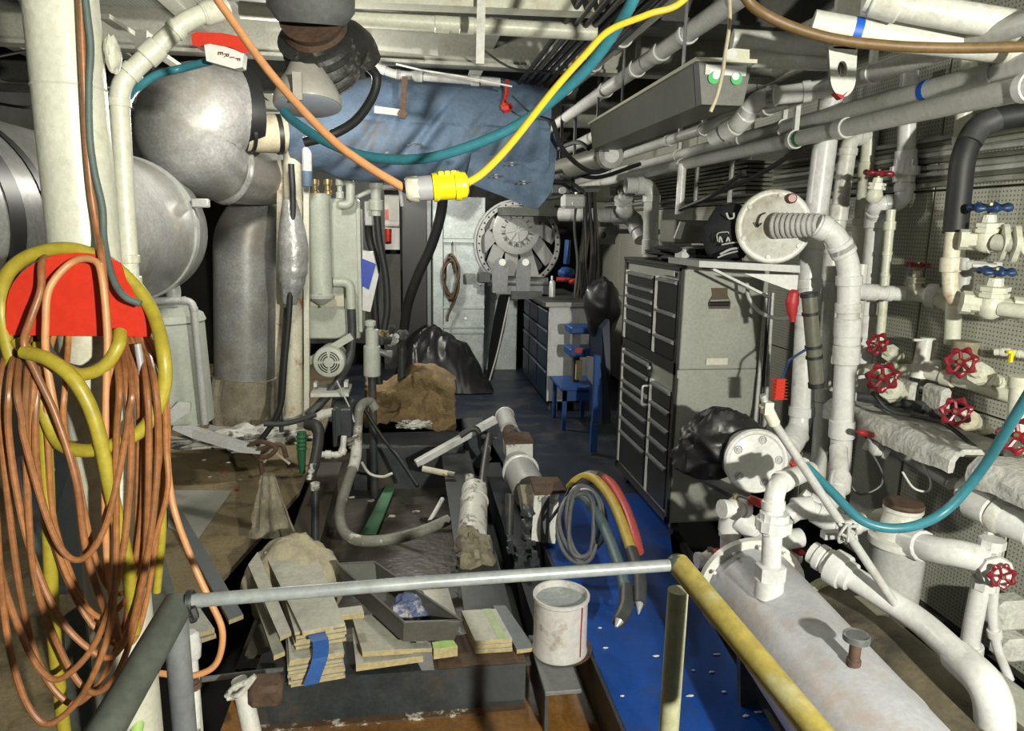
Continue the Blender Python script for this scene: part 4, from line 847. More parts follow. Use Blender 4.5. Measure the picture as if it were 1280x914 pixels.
# ================================================================== battle lantern (red and white emergency box)
t = thing('emergency_lantern', 'red capped white emergency lantern box with rotated red letters', 'lantern', P(280, 85, 2.4))
o = [P(x, y, 2.4) for x, y in ((255, 55), (265, 53), (305, 66), (303, 84), (293, 86), (258, 76))]
part(t, 'case', prism(o, (-.01, .10, .01)), 'paper', smooth=False)
o = [P(x, y, 2.39) for x, y in ((239, 43), (245, 40), (277, 41), (297, 45), (312, 65), (304, 66), (288, 59), (262, 54), (254, 56), (247, 59), (240, 55))]
part(t, 'lid', prism(o, (-.012, .12, .012)), 'red', 'bright red lid', smooth=False)
def letters(par, specs, m):
    for ch, px, py, Y, size, rot in specs:
        cu = bpy.data.curves.new('letter', 'FONT'); cu.body = ch; cu.size = size; cu.extrude = .0006; cu.align_x = 'CENTER'; cu.align_y = 'CENTER'
        ob = bpy.data.objects.new('letter', cu); me = bpy.data.meshes.new_from_object(ob); bpy.data.objects.remove(ob)
        R = Matrix.Rotation(rot, 3, 'Y') @ Matrix.Rotation(math.pi/2, 3, 'X'); og = P(px, py, Y)-ORG[par.name]
        for v in me.vertices: v.co = R @ v.co + og
        me.materials.append(MT[m]); o = bpy.data.objects.new('letter', me); C.objects.link(o); o.parent = par; ORG[o.name] = ORG[par.name]
letters(t, [('E', 275.5, 66.5, 2.392, .021, math.pi/2), ('R', 283, 69, 2.392, .021, math.pi/2), ('I', 290, 71.5, 2.392, .021, math.pi/2), ('F', 297, 74, 2.392, .021, math.pi/2)], 'valvered')
# ================================================================== large silver exhaust ducting
t = thing('exhaust_duct', 'huge grey silver lagged exhaust duct running along the left side', 'duct', (-1.95, 3.6, 1.3))
a = Vector((-1.72, 1.9, 1.76)); b = Vector((-1.58, 4.62, 1.70)); d = (b-a).normalized(); L = (b-a).length; dr = .40
part(t, 'shell', lathe(a, d, [(0, dr), (L*.5, dr*1.005), (L-.3, dr)], 56), 'silverpaint')
part(t, 'end_section', lathe(a+d*(L-.28), d, [(0, dr*.985), (.22, dr*.97), (.30, dr*.85), (.34, dr*.5)], 56), 'silverpaint')
bd = part(t, 'band_clamp', ringg(a+d*(L-.29), d, dr*1.03, dr*.06, .05, 56), 'alum')
part(bd, 'clamp_latch', box(P(251, 254, 4.3), (.09, .05, .05), bev=.006), 'alum')
part(t, 'strap', ringg(a+d*.72, d, dr*1.012, dr*.03, .09, 56), 'black')
part(t, 'strap', ringg(a+d*.92, d, dr*1.012, dr*.03, .05, 56), 'black')
# big upper elbow
t = thing('exhaust_elbow', 'large silver exhaust elbow above the duct end, black tape and painted shade at its mouth', 'duct', P(270, 245, 4.9))
elp = pp([(302, 140, 4.78), (280, 139, 4.72), (256, 142, 4.64), (240, 156, 4.60), (242, 178, 4.64), (272, 203, 4.85), (320, 220, 5.15), (358, 224, 5.5)])
el = cr(elp, 6); u_ = [pxr(280, 150, 4.75, q) for q in (52, 55, 60, 62, 60, 50, 39, 34)]
rad = []
for i in range(len(el)):
    s = i/(len(el)-1)*7; k = min(6, int(s)); rad.append(u_[k]+(u_[k+1]-u_[k])*(s-k))
part(t, 'bend', tube(el, rad, 44), 'silverpaint')
part(t, 'mouth_tape_shade', tube(pp([(293, 140, 4.76), (312, 141, 4.81)]), pxr(300, 140, 4.77, 53.5), 44), 'black', 'black tape and painted shade at the mouth')  # one black band covers the tape and the shadow beside it
part(t, 'weld_flange', torus(P(285, 212, 4.85), P(340, 226, 5.2)-P(265, 200, 4.8), pxr(285, 212, 4.85, 40), .022, 36, 8), 'foil')
part(t, 'lagged_joint', tube(pp([(306, 165, 4.7), (355, 168, 4.8)]), pxr(330, 165, 4.7, 24), 24), 'canvas', 'pale lagged joint')
part(t, 'tape_band', tube(pp([(309, 165, 4.69), (313, 165, 4.70)]), pxr(330, 165, 4.7, 25), 24), 'black')
part(t, 'tape_band', tube(pp([(345, 168, 4.78), (351, 168, 4.79)]), pxr(330, 165, 4.7, 25), 24), 'black')
# vertical exhaust pipe with lagged foot
t = thing('exhaust_pipe', 'mottled silver vertical exhaust pipe with lagged foot at left', 'pipe', P(306, 540, 5.6))
pth = fil(pp([(360, 268, 5.9), (318, 278, 5.65), (306, 300, 5.6), (306, 475, 5.6)]), .35, 8)
part(t, 'pipe', tube(pth, pxr(306, 350, 5.6, 37), 40), 'silverpaint')
part(t, 'foot_lagging', tube(pp([(306, 470, 5.6), (305, 500, 5.6), (305, 538, 5.6)]), [pxr(306, 500, 5.6, 39), pxr(306, 500, 5.6, 41), pxr(306, 500, 5.6, 40)], 32), 'lagging', 'brown lagged foot')
part(t, 'lagging_seam', tube(cr(pp([(272, 474, 5.35), (268, 505, 5.33), (274, 536, 5.35)]), 5), .04, 8), 'lagging')
# grey tank with fittings
t = thing('storage_tank', 'grubby pale grey upright tank behind the hanging cables', 'tank', P(215, 520, 4.6))
tc = P(206, 450, 4.7)
zb, zt = P(206, 525, 4.7).z, P(206, 392, 4.7).z
part(t, 'shell', lathe((tc.x, tc.y, zb), (0, 0, 1), [(0, .27), (zt-zb-.05, .25), (zt-zb-.04, .26), (zt-zb, .245), (zt-zb+.05, .16)], 40), 'palegreen')
for x in (188, 217):
    part(t, 'top_elbow', tube(fil(pp([(x-16, 357, 4.6), (x, 357, 4.6), (x, 380, 4.6)]), .06), .042, 14), 'greywhite')
part(t, 'foot_lug', prism([P(205, 520, 4.4), P(222, 503, 4.4), P(238, 503, 4.4), P(238, 514, 4.4), P(206, 535, 4.4)], (0, .02, 0)), 'pvc', smooth=False)
pipe('tank_pipe', 'thin pale pipe framing the grubby tank at its right side', 'pipe', 'greywhite', [(170, 376, 4.35), (241, 376, 4.35), (256, 530, 4.4)], .022, .05)
# ceiling junk upper left
pipe('conduit', 'grey conduit crossing behind the column at upper left', 'conduit', 'steelgrey', [(-20, 108, 3.3), (70, 112, 3.35), (140, 116, 3.4)], .018)
hose('ceiling_wire', 'thin black wire across the upper left ceiling', 'wire', 'rubber', [(-10, 72, 3.2), (30, 64, 3.3), (75, 56, 3.4)], .006)
hose('ceiling_wire', 'thin black wire looping above the huge duct', 'wire', 'rubber', [(-10, 128, 3.4), (30, 134, 3.4), (62, 132, 3.5)], .006)
pipe('conduit', 'thin pale conduit slanting at top left corner', 'conduit', 'cream', [(24, -10, 3.0), (36, 18, 3.1), (60, 34, 3.3)], .015)
single('roof_bracket', 'bolted pale angle bracket on beam right of column top', 'bracket', merge(bar(P(130, 20, 3.6), P(225, 85, 4.2), .05, .02), bar(P(180, 40, 3.7), P(180, 75, 3.7), .08, .05)), 'beam', smooth=False)
# ================================================================== overhead centre
# ventilation trunk with wrapped boot
t = thing('vent_trunk', 'dark grey ventilation trunk with rusty collar and black wrapped flexible boot', 'vent duct', P(400, 105, 2.9))
a, b = P(386, -60, 2.7), P(390, 30, 2.75)
part(t, 'trunk', lathe(a, b-a, [(0, .155), ((b-a).length*.8, .15), ((b-a).length, .115)], 36), 'steelgrey')
part(t, 'collar', lathe(b-(b-a)*.1, P(393, 40, 2.78)-b, [(0, .115), (.03, .105), (.05, .115)], 32), 'rust', 'rusty collar')
p0, p1, p2 = P(393, 44, 2.78), P(402, 70, 2.85), P(412, 92, 2.92)
pth = cr([p0, p1, p2], 14); rr = [.124+.009*math.sin(i*1.55)+.005*math.sin(i*.7) for i in range(len(pth))]
part(t, 'boot', tube(pth, rr, 32), 'bootwrap', 'black wrapped boot')
part(t, 'boot_elbow', tube(cr(pp([(412, 60, 3.0), (440, 58, 3.1), (452, 80, 3.15)]), 6), [.10, .096, .088, .086], 24), 'bootwrap')
part(t, 'hose_clamp', torus(P(402, 68, 2.85), p2-p0, .125, .006, 32, 6), 'steelgrey')
# lamp shade
t = thing('pendant_lamp', 'grey bell shaped pendant lamp shade hanging under vent boot', 'lamp', P(386, 148, 2.75))
c = P(385, 133, 2.75); ax = Vector((.03, -.20, -.98)).normalized(); R = pxr(385, 133, 2.75, 41)
sh = part(t, 'shade', lathe(c, -ax, [(0, R), (.006, R*1.02), (.03, R*1.0), (.07, R*.86), (.12, R*.60), (.17, R*.42), (.22, R*.38), (.222, R*.30), (.17, R*.36), (.10, R*.6), (.05, R*.84), (.012, R*.94)], 40), 'lampgrey')
part(sh, 'diffuser', lathe(c+ax*.004, -ax, [(0, R*.90), (.004, R*.96)], 40), 'lampglass', 'pale blue diffuser disc')
part(t, 'socket', cyl(c-ax*.2, c-ax*.3, .05, 20), 'lampgrey')
part(t, 'shade_rib', box(P(372, 108, 2.62), (.03, .02, .09)), 'lampgrey', smooth=False)
# cross pipes near the camera ceiling
pipe('cross_pipe', 'cream ceiling pipe crossing left to right above the blue wrapped silencer', 'pipe', 'cream', [(300, 12, 3.5), (425, 22, 3.5), (745, 41, 3.5)], .036, coup=(.55, .62), cr_=1.1, elbows=False)
single('ceiling_beam', 'cream flat ceiling beam along the top edge over cross pipe', 'beam', bar(P(425, -4, 3.3), P(745, 10, 3.3), .10, .06), 'cream', smooth=False)
single('hanger_strap', 'flat white steel strap hanging from top edge over the silencer', 'strap', bar(P(602, -20, 3.2), P(600, 80, 3.2), .035, .012, up=(0, 1, 0)), 'white', smooth=False)
part(ce, 'ceiling_patch', prism([P(465, 36, 4.3), P(545, 44, 4.3), P(548, 70, 4.3), P(465, 62, 4.3)], (0, .02, .0)), 'panelgrey', smooth=False)
# blue wrapped silencer
t = thing('exhaust_silencer', 'large exhaust silencer wrapped in wrinkled slate blue blanket', 'silencer', P(540, 205, 5.0))
A, B = P(372, 158, 5.15), P(682, 172, 5.0); d = (B-A); L = d.length; d.normalize()
u = Vector((0, -1, 0)); u = (u-d*u.dot(d)).normalized(); v = d.cross(u)
NU, NV = 190, 130;
CRS = [(.30, .25, .13, .9, .030), (.36, .05, .10, .8, .022), (.44, .5, .16, .7, .028), (.52, .1, .14, .9, .030), (.60, .55, .12, .6, .024), (.68, .2, .15, .8, .028), (.80, .4, .10, .7, .022), (.22, .7, .12, .6, .020), (.40, -.3, .08, .5, .018)]
V = []; F = []
for i in range(NU+1):
    s = i/NU; R = .30+.035*math.sin(s*math.pi)+.03*s
    for k in range(NV):
        an = 2*math.pi*k/NV; q = fbm((s*3.2, math.cos(an)*.9, math.sin(an)*.9), 1, 3)
        sag = 1.0+(.12 if math.sin(an) < -.2 else 0)*0
        wr = .028*math.sin(s*17+an*2.6+2.5*q)*max(0, fbm((s*2+4, math.cos(an), math.sin(an)), 1, 2)+.4)
        r = R*(1+.06*q)+wr
        aw = an if an < math.pi else an-2*math.pi
        for (s0, a0, sl, w_, dp) in CRS:
            t_ = (s-(s0-sl*(aw-a0)))/.018; e_ = math.exp(-((aw-a0)/w_)**2*1.6)
            r += e_*dp*(-math.exp(-t_*t_)+.8*math.exp(-(t_-2.2)**2*.6))
        V.append(A+d*(L*s)+(u*math.cos(an)+v*math.sin(an)*1.02)*r)
for i in range(NU):
    for k in range(NV): F.append((i*NV+k, i*NV+(k+1) % NV, (i+1)*NV+(k+1) % NV, (i+1)*NV+k))
F += [tuple(range(NV)), tuple(range(NU*NV, (NU+1)*NV))]
bl = part(t, 'blanket', (V, F), 'bluewrap')
def fl(a, b):
    px = 590+108*a; top = 188-22*a; bot = 228+42*a-30*max(0, (a-.82)/.18); y = top+(bot-top)*b
    return P(px-8*b, y, 4.66+.10*a+.03*fbm((a*4, b*3, 2), 1, 3)+.05*(1-b))
part(t, 'blanket_flap', sheet(fl, 24, 14, .008), 'bluewrap', 'loose hanging flap')
for x, y in ((517, 180), (484, 192), (508, 194), (620, 220), (655, 228), (540, 195), (640, 205)):
    q = P(x, y, 4.63); part(bl, 'lacing_hook', merge(cyl(q+Vector((0, .03, 0)), q, .012, 10), tube(cr([q+Vector((-.04, .01, -.01)), q, q+Vector((.05, .015, .0))], 4), .005, 6)), 'steelgrey')
part(t, 'orange_strap', merge(tube(cr(pp([(634, 100, 4.7), (633, 118, 4.68), (630, 130, 4.66), (634, 136, 4.66)]), 4), .012, 6), blob(P(633, 134, 4.66), (.035, .02, .03), 8, .3)), 'red', 'orange red strap knot')
pipe('sensor_pipe', 'grey pipe with bends running along the top of the blue silencer', 'pipe', 'greywhite', [(468, 82, 4.6), (490, 92, 4.6), (505, 94, 4.6), (625, 103, 4.6)], .026, .06, coup=(.35, .8))
t = thing('hanger_clamp', 'rusty hanger rod with steel clamp in front of blue silencer', 'clamp', P(503, 150, 4.55))
part(t, 'rod', bar(P(506, 96, 4.55), P(503, 148, 4.55), .035, .02, up=(0, 1, 0)), 'rust', smooth=False)
part(t, 'clamp_plate', bar(P(468, 137, 4.55), P(500, 141, 4.55), .04, .02, up=(0, 1, 0)), 'alum', smooth=False)
part(t, 'nut', lathe(P(503, 143, 4.53), (0, -1, 0), [(0, .03), (.03, .03)], 6), 'rust')
hose('black_hose', 'black tube curving over the blue silencer from the vent boot', 'hose', 'rubber', [(455, 78, 3.15), (470, 95, 3.2), (466, 120, 3.2), (445, 150, 3.15), (415, 168, 3.1), (380, 178, 3.1)], .020, 12)  # black tube bent in an arc from the boot across the silencer
# teal, orange and yellow cords strung across
hose('water_hose', 'long teal hose hanging in a swag from top edge to the lamp', 'hose', 'teal', [(840, -140, 2.0), (800, -20, 2.0), (768, 40, 2.1), (725, 95, 2.2), (660, 148, 2.3), (600, 178, 2.35), (530, 198, 2.4), (460, 196, 2.5), (405, 176, 2.6), (368, 152, 2.7), (355, 140, 2.75)], .0165, 14)
hose('power_cord', 'orange power cord hanging from the top left down to the plug', 'cord', 'orangecord', [(225, -120, 1.85), (262, -20, 1.75), (292, 28, 1.72), (345, 100, 1.68), (410, 170, 1.63), (460, 208, 1.6), (510, 238, 1.58)], .0092, 12)
hose('power_cord', 'yellow power cord rising from the plug to upper right', 'cord', 'yellowcord', [(584, 229, 1.58), (606, 214, 1.6), (640, 178, 1.65), (690, 115, 1.75), (730, 70, 1.8), (762, 38, 1.85), (810, 18, 1.9), (860, -5, 1.9), (930, -110, 1.95)], .0085, 12)
t = thing('plug_connector', 'bright yellow and grey plug connector hanging in mid air between cords', 'connector', P(548, 250, 1.58))
a, b = P(507, 237, 1.58), P(586, 231, 1.58); d = b-a; L = d.length
part(t, 'cord_nut', lathe(a, d, [(0, .022), (.006, .027), (L*.2, .027), (L*.22, .024)], 8), 'plugcream')
part(t, 'grey_shell', lathe(a+d*.2, d, [(0, .026), (L*.24, .027)], 24), 'pluggrey')
ys_ = part(t, 'yellow_shell', lathe(a+d*.43, d, [(0, .030), (.008, .031), (.012, .028), (L*.34, .029), (L*.35, .032), (L*.42, .032), (L*.44, .029), (L*.52, .028), (L*.56, .018)], 28), 'plugyellow')
part(ys_, 'ridge', merge(*[box(a.lerp(b, .55+.1*k)+Vector((0, -.008, .026)), (.012, .02, .012), bev=.002) for k in range(3)]), 'plugyellow')
# ceiling clutter wires
for k, pts in enumerate(([(495, 80, 4.4), (530, 88, 4.4), (580, 96, 4.4), (640, 108, 4.4)], [(600, 60, 4.2), (640, 85, 4.2), (690, 90, 4.3)], [(640, 120, 4.4), (662, 140, 4.4), (690, 150, 4.6)])):
    hose('ceiling_wire', ['white wire drooping along top of the blue silencer', 'black wire sagging from ceiling near hanging strap', 'black wire near the orange red strap knot'][k], 'wire', ['white', 'rubber', 'rubber'][k], pts, .006)
for k in range(8):
    x_ = P(652+9*k, 78+3*k, 4.8).x
    single('ceiling_cable', 'one of the dark cables bundled along the ceiling right of the strap', 'cable', tube([Vector((x_, 2.2+.6*i, 2.70+.01*math.sin(i*1.3+k))) for i in range(11)], .014, 8), ('rubber', 'hosedark')[k % 2], 'ceiling cable bundle')
CW = [([(690, 150, 4.6), (706, 190, 4.7), (740, 215, 4.9), (770, 205, 5.0), (778, 188, 5.0)], 'black cable looping under the second dim fixture'),
      ([(668, 232, 6.0), (700, 214, 5.8), (745, 222, 5.6), (800, 205, 5.2)], 'black cable sagging across toward the drop pipe'),
      ([(672, 212, 6.0), (690, 226, 6.0), (712, 228, 6.0), (730, 240, 6.0)], 'black cable dipping behind the hanging cords top'),
      ([(690, 190, 5.6), (720, 178, 5.2), (736, 186, 5.0)], 'short black cable beneath the grey overhead pipe'),
      ([(655, 240, 6.6), (680, 248, 6.6), (705, 246, 6.5)], 'black cable above the turbine shelf')]
for pts, lab in CW: hose('roof_cable', lab, 'cable', 'rubber', pts, .016, 8)
for k, (x, y, Yk) in enumerate(((682, 222, 6.4), (700, 236, 6.4), (716, 252, 6.3), (672, 240, 6.8))):
    c_ = P(x, y, Yk); t = thing('junction_box', ['dim junction box nearest the silencer flap', 'dim junction box with gland above hanging cords', 'dim round junction box beside fat dark pipe', 'dim junction box over the turbine shelf'][k], 'junction box', c_)
    part(t, 'case', box(c_, (.20, .14, .12), bev=.02), ('fixture', 'darksteel', 'greywhite', 'fixture')[k], smooth=False)
    part(t, 'gland', cyl(c_+Vector((0, -.07, -.02)), c_+Vector((0, -.13, -.02)), .03, 12), 'greywhite')
    part(t, 'mount', cyl(c_, c_+Vector((0, 0, 2.95-c_.z)), .014, 8), 'darksteel')
# ================================================================== purifier rack, left centre
t = thing('rack_post', 'tall cream stanchion streaked with rust beside the silver exhaust pipe', 'post', P(368, 530, 5.0))
part(t, 'post', cyl(P(367, 528, 5.0), P(366, 150, 5.0), .062, 20), 'creamrust')
part(t, 'second_post', bar(P(384, 520, 5.0), P(383, 150, 5.0), .035, .05, up=(0, 1, 0)), 'cream', smooth=False)
part(t, 'third_post', bar(P(349, 470, 5.1), P(352, 200, 5.1), .05, .04, up=(0, 1, 0)), 'creamrust', smooth=False)
part(t, 'foot', lathe(P(366, 532, 5.0), (0, 0, 1), [(0, .085), (.05, .08), (.08, .065)], 16), 'white')
t = thing('white_conduit', 'short white conduit with blue grey end beside the filter', 'conduit', P(384, 233, 4.9))
part(t, 'tube', cyl(P(383, 150, 4.9), P(384, 215, 4.9), .032, 16), 'pvc'); part(t, 'end_sleeve', cyl(P(384, 214, 4.9), P(384, 233, 4.9), .034, 16), 'bluewrap')
pth = cr(pp([(362, 250, 4.85), (366, 300, 4.85), (366, 340, 4.85), (362, 380, 4.85)]), 8)
single('foil_wrap', 'lumpy silver foil wrapping around the cables on the stanchion', 'wrapping', tube(pth, [.045+.055*math.sin(math.pi*i/(len(pth)-1))+.010*fbm((i*.4, 2, 1)) for i in range(len(pth))], 18), 'foil')
hose('black_cable', 'black cable falling from the foil wrapping to the floor', 'cable', 'rubber', [(364, 205, 4.8), (366, 260, 4.8), (362, 380, 4.8), (356, 450, 4.8), (350, 510, 4.8), (330, 545, 4.8), (318, 556, 4.8)], .02)
hose('black_cable', 'second black cable hanging left of stanchion base', 'cable', 'hosedark', [(358, 385, 4.9), (354, 440, 4.9), (350, 500, 4.9), (352, 540, 4.9)], .016)
# filter column + box body
t = thing('oil_purifier', 'pale green machine box with tall filter canister and pipe fittings', 'machine', P(418, 430, 5.1))
part(t, 'body', bxa(P(386, 424, 5.3), P(450, 250, 5.62), .01), 'palegreen')
part(t, 'side_edge', bxa(P(449, 415, 5.28), P(453, 262, 5.6)), 'palegreen', smooth=False)
fc = P(402, 370, 5.18); zt = P(402, 242, 5.18).z; zb = P(402, 362, 5.18).z; fr = pxr(402, 300, 5.18, 14)
fi = part(t, 'filter_canister', lathe((fc.x, fc.y, zb), (0, 0, 1), [(0, fr), (zt-zb-.07, fr), (zt-zb-.06, fr*1.06), (zt-zb-.005, fr*1.08), (zt-zb, fr)], 28), 'palegreen')
part(fi, 'base_ring', lathe((fc.x, fc.y, zb-.06), (0, 0, 1), [(-.05, fr*.25), (-.035, fr*.5), (0, fr*1.15), (.02, fr*1.2), (.03, fr*1.0), (.06, fr*1.0)], 28), 'palegreen')
part(fi, 'drain_nut', lathe((fc.x, fc.y, zb-.13), (0, 0, 1), [(0, .012), (.03, .018)], 6), 'palegreen')
part(fi, 'lug', merge(cyl((fc.x, fc.y-fr*.9, zb+.02), (fc.x, fc.y-fr*1.1, zb+.02), .016, 12), box((fc.x, fc.y-fr, zb-.0), (.03, .02, .04))), 'palegreen')
part(t, 'rust_plate', bxa(P(388, 383, 5.27), P(430, 366, 5.30)), 'creamrust', 'rust stained plate', smooth=False)
for x in (394, 410): part(t, 'top_port', lathe(P(x, 243, 5.15), (0, 0, 1), [(0, .03), (.02, .03), (.025, .022), (.06, .022), (.065, .03), (.10, .028)], 10), 'brass')
part(t, 'top_port', lathe(P(425, 248, 5.15), (0, 0, 1), [(0, .028), (.04, .028), (.045, .018), (.08, .018), (.09, .03), (.14, .025)], 12), 'palegreen')
part(t, 'top_elbow', tube(fil(pp([(424, 256, 5.2), (438, 256, 5.2), (438, 228, 5.2), (428, 224, 5.2)]), .07), .032, 14), 'palegreen')
part(t, 'side_elbow', tube(fil(pp([(417, 353, 5.2), (438, 353, 5.2), (439, 386, 5.2)]), .09), .034, 14), 'palegreen')
part(t, 'bolt', merge(*[cyl(P(x, y, 5.30), P(x, y, 5.285), .012, 8) for x, y in ((445, 375), (446, 410))]), 'palegreen')
hose('ribbed_hose', 'dark wrapped hose dropping from the purifier elbow to the floor', 'hose', 'hosedark', [(439, 384, 5.2), (440, 420, 5.2), (436, 450, 5.15), (422, 478, 5.05), (400, 505, 4.95), (385, 520, 4.9)], .032, 14)
single('diagonal_brace', 'pale angle brace slanting under the purifier box', 'brace', bar(P(386, 452, 5.1), P(440, 420, 5.1), .05, .03, up=(0, 1, 0)), 'palegreen', smooth=False)
# motor
t = thing('electric_motor', 'pale green electric motor with slotted round fan cover on white bracket', 'motor', P(410, 490, 5.0))
mc = P(411, 453, 5.0); mr = pxr(411, 453, 5.0, 20); ax = Vector((.0, -1, .05)).normalized()
part(t, 'housing', lathe(mc-ax*.30, ax, [(0, mr*.95), (.24, mr*.97)], 30), 'palegreen')
fcv = part(t, 'fan_cover', lathe(mc-ax*.07, ax, [(0, mr), (.05, mr), (.065, mr*.93), (.07, mr*.8), (.071, mr*.1)], 36), 'palegreen')
for q in (.36, .50, .64):
    for k in range(4):
        a0 = k*math.pi/2+.16; u, v, _ = frame(ax)
        part(fcv, 'slot', tube([mc+ax*.002+(u*math.cos(a)+v*math.sin(a))*mr*q for a in [a0+i*(math.pi/2-.32)/6 for i in range(7)]], mr*.035, 5), 'black')
part(t, 'mount', merge(bxa(P(388, 492, 4.9), P(440, 484, 5.2)), bxa(P(392, 484, 5.0), P(398, 475, 5.1)), bxa(P(430, 484, 5.0), P(436, 474, 5.1))), 'white', smooth=False)
single('gearbox_block', 'dark green grey steel block below motor at the bed end', 'block', merge(bxa(P(416, 560, 4.7), P(444, 498, 5.0), .01), bxa(P(420, 545, 4.68), P(426, 510, 4.72))), 'darksteel', smooth=False)
# distributor pipes mid
pipe('grey_pipe', 'pale green pipe with valve block hanging over the doorway edge', 'pipe', 'palegreen', [(470, 195, 5.3), (470, 270, 5.3)], .038, coup=(.45, .82), cr_=1.4)
pipe('grey_pipe', 'thin grey pipe sloping to the valve block from left', 'pipe', 'greywhite', [(445, 247, 5.3), (468, 236, 5.3), (500, 232, 5.3), (503, 258, 5.3)], .016)
single('grey_case', 'small grey switch case behind the valve block', 'box', bxa(P(456, 282, 5.4), P(467, 252, 5.5), .006), 'greywhite', smooth=False)
hose('black_hose', 'black ribbed hose falling from valve block to floor pump', 'hose', 'rubber', [(471, 266, 5.3), (474, 300, 5.3), (482, 345, 5.3), (484, 385, 5.3), (480, 412, 5.3)], .026, 12)
hose('black_hose', 'black hose running just left of the ribbed hose', 'hose', 'rubber', [(460, 275, 5.45), (462, 300, 5.5), (470, 330, 5.5), (468, 370, 5.5), (474, 480, 5.5)], .03, 12)
hose('black_hose', 'thick black hose curving down past doorway to the floor', 'hose', 'rubber', [(553, 225, 5.6), (552, 262, 5.7), (540, 305, 5.8), (522, 345, 5.9), (510, 380, 6.0), (505, 412, 6.1)], .042, 14)
t = thing('control_box', 'white control box with blue label leaning out beside the machine', 'box', P(460, 395, 5.3))
part(t, 'case', prism([P(453, 388, 5.3), P(463, 390, 5.3), P(473, 345, 5.3), P(466, 315, 5.3), P(453, 313, 5.3)], (0, .12, 0)), 'pvc', smooth=False)
part(t, 'blue_label', prism([P(452, 357, 5.292), P(461, 362, 5.292), P(470, 330, 5.292), P(452, 323, 5.292)], (0, .006, 0)), 'label_blue', 'blue printed label', smooth=False)
t = thing('water_separator', 'pale green bowl with pump fittings standing behind burlap', 'separator', P(466, 470, 5.2))
part(t, 'bowl', cyl(P(465, 470, 5.2), P(465, 432, 5.2), .062, 20, .006), 'palegreen')
part(t, 'pedestal', cyl((P(465, 470, 5.2).x, 5.2, -.3), P(465, 470, 5.2), .03, 12), 'darksteel')
part(t, 'head', merge(cyl(P(465, 432, 5.2), P(465, 412, 5.2), .048, 16), lathe(P(463, 412, 5.2), (0, 0, 1), [(0, .03), (.03, .03), (.03, .042), (.06, .042), (.07, .025)], 10)), 'palegreen')
part(t, 'side_port', merge(cyl(P(475, 440, 5.2), P(490, 445, 5.2), .025, 10), box(P(486, 442, 5.2), (.06, .05, .04), bev=.006)), 'steelgrey')
pipe('pump_manifold', 'dull grey manifold pipe under the hose fittings right of the pale green bowl', 'pipe', 'darksteel', [(474, 426, 5.25), (502, 424, 5.85), (502, 500, 5.85)], .035)
for k, (x, y) in enumerate(((478, 420), (490, 426), (486, 414), (500, 420))):
    single('pump_fitting', ['brass hose fitting', 'grey pipe nut', 'dark clamp', 'dull steel union'][k]+' in the clutter right of the pale green bowl', 'pipe fitting', lathe(P(x, y, 5.4+.1*k), (.3+.2*k, -.5, .6), [(-.04, .03), (0, .03), (0, .045), (.03, .045), (.03, .025), (.07, .025)], 8), ['brass', 'greywhite', 'darksteel', 'steelgrey'][k])
# ================================================================== the pit: burlap, hoses, bars
def bur(a, b):
    x = 456+112*a; n = fbm((a*5, b*4, 3), 1, 4)
    top = 470+10*math.sin(a*7)-6*math.sin(a*2.3); bot = 534-6*math.sin(a*5)
    if b < .35: k = b/.35; return P(x+4*n, top+12*k+5*n, 6.0-.35*k+.04*n)
    k = (b-.35)/.65; return P(x+5*n, top+12+(bot-top-12)*k+3*n, 5.65-.06*k+.09*n*(1-.2*k))
single('burlap_sack', 'brown burlap sacking draped over the rear bed beam', 'sack', sheet(bur, 40, 26, .012), 'burlap')
single('white_debris', 'white plastic scrap under edge of the burlap sacking', 'debris', blob(P(517, 531, 5.5), (.14, .06, .03), 6, .5, 3), 'chipped')
single('white_bar', 'white square tube lying slanted across the pit', 'bar', bar(P(520, 580, 4.95), P(620, 524, 5.1), .055, .055, bev=.006), 'pvc', smooth=False)
hose('cable_bight', 'dark strap looped over the slanted white tube', 'strap', 'hosedark', [(575, 545, 4.9), (590, 536, 4.9), (598, 540, 4.9), (602, 560, 4.9), (612, 575, 4.9)], .022)
single('rusty_bar', 'rusty bar with peeling white paint lying behind green strip', 'bar', cyl(P(528, 586, 4.8), P(568, 594, 4.75), .022, 10), 'creamrust')
single('green_strip', 'flat green painted strip lying on the pit floor', 'strip', prism([PZ(451, 671, -.27), PZ(470, 671, -.27), PZ(494, 611, -.27), PZ(482, 610, -.27)], (0, 0, .015)), 'greenstrip', smooth=False)
hose('suction_hose', 'mottled grey suction hose bent in a long J across the pit', 'hose', 'hosepatch', [(470, 512, 4.9), (462, 502, 4.9), (450, 510, 4.8), (447, 540, 4.7), (444, 575, 4.5), (434, 605, 4.25), (425, 640, 3.98), (430, 665, 3.85), (450, 676, 3.78), (490, 674, 3.78), (530, 663, 3.85), (560, 650, 3.95)], .032, 14)
single('white_wrap', 'white peeling wrap on the upper bend of grey suction hose', 'wrapping', tube(cr(pp([(446, 548, 4.66), (445, 570, 4.52), (441, 586, 4.4)]), 5), .036, 14), 'chipped')
single('pale_pipe', 'pale broken pipe piece at right end of the J shaped hose', 'pipe', cyl(P(537, 652, 4.0), P(553, 624, 4.25), .014, 10), 'chipped')
single('rag_lump', 'dirty white rag lump on the pit floor', 'rag', blob(PZ(473, 583, -.24), (.13, .09, .06), 9, .45, 2.4, flat=-.04), 'chipped')
hose('white_string', 'white cord trailing from the dirty rag lump', 'cord', 'white', [(452, 578, 4.75), (462, 592, 4.7), (478, 596, 4.7), (490, 592, 4.75)], .010)
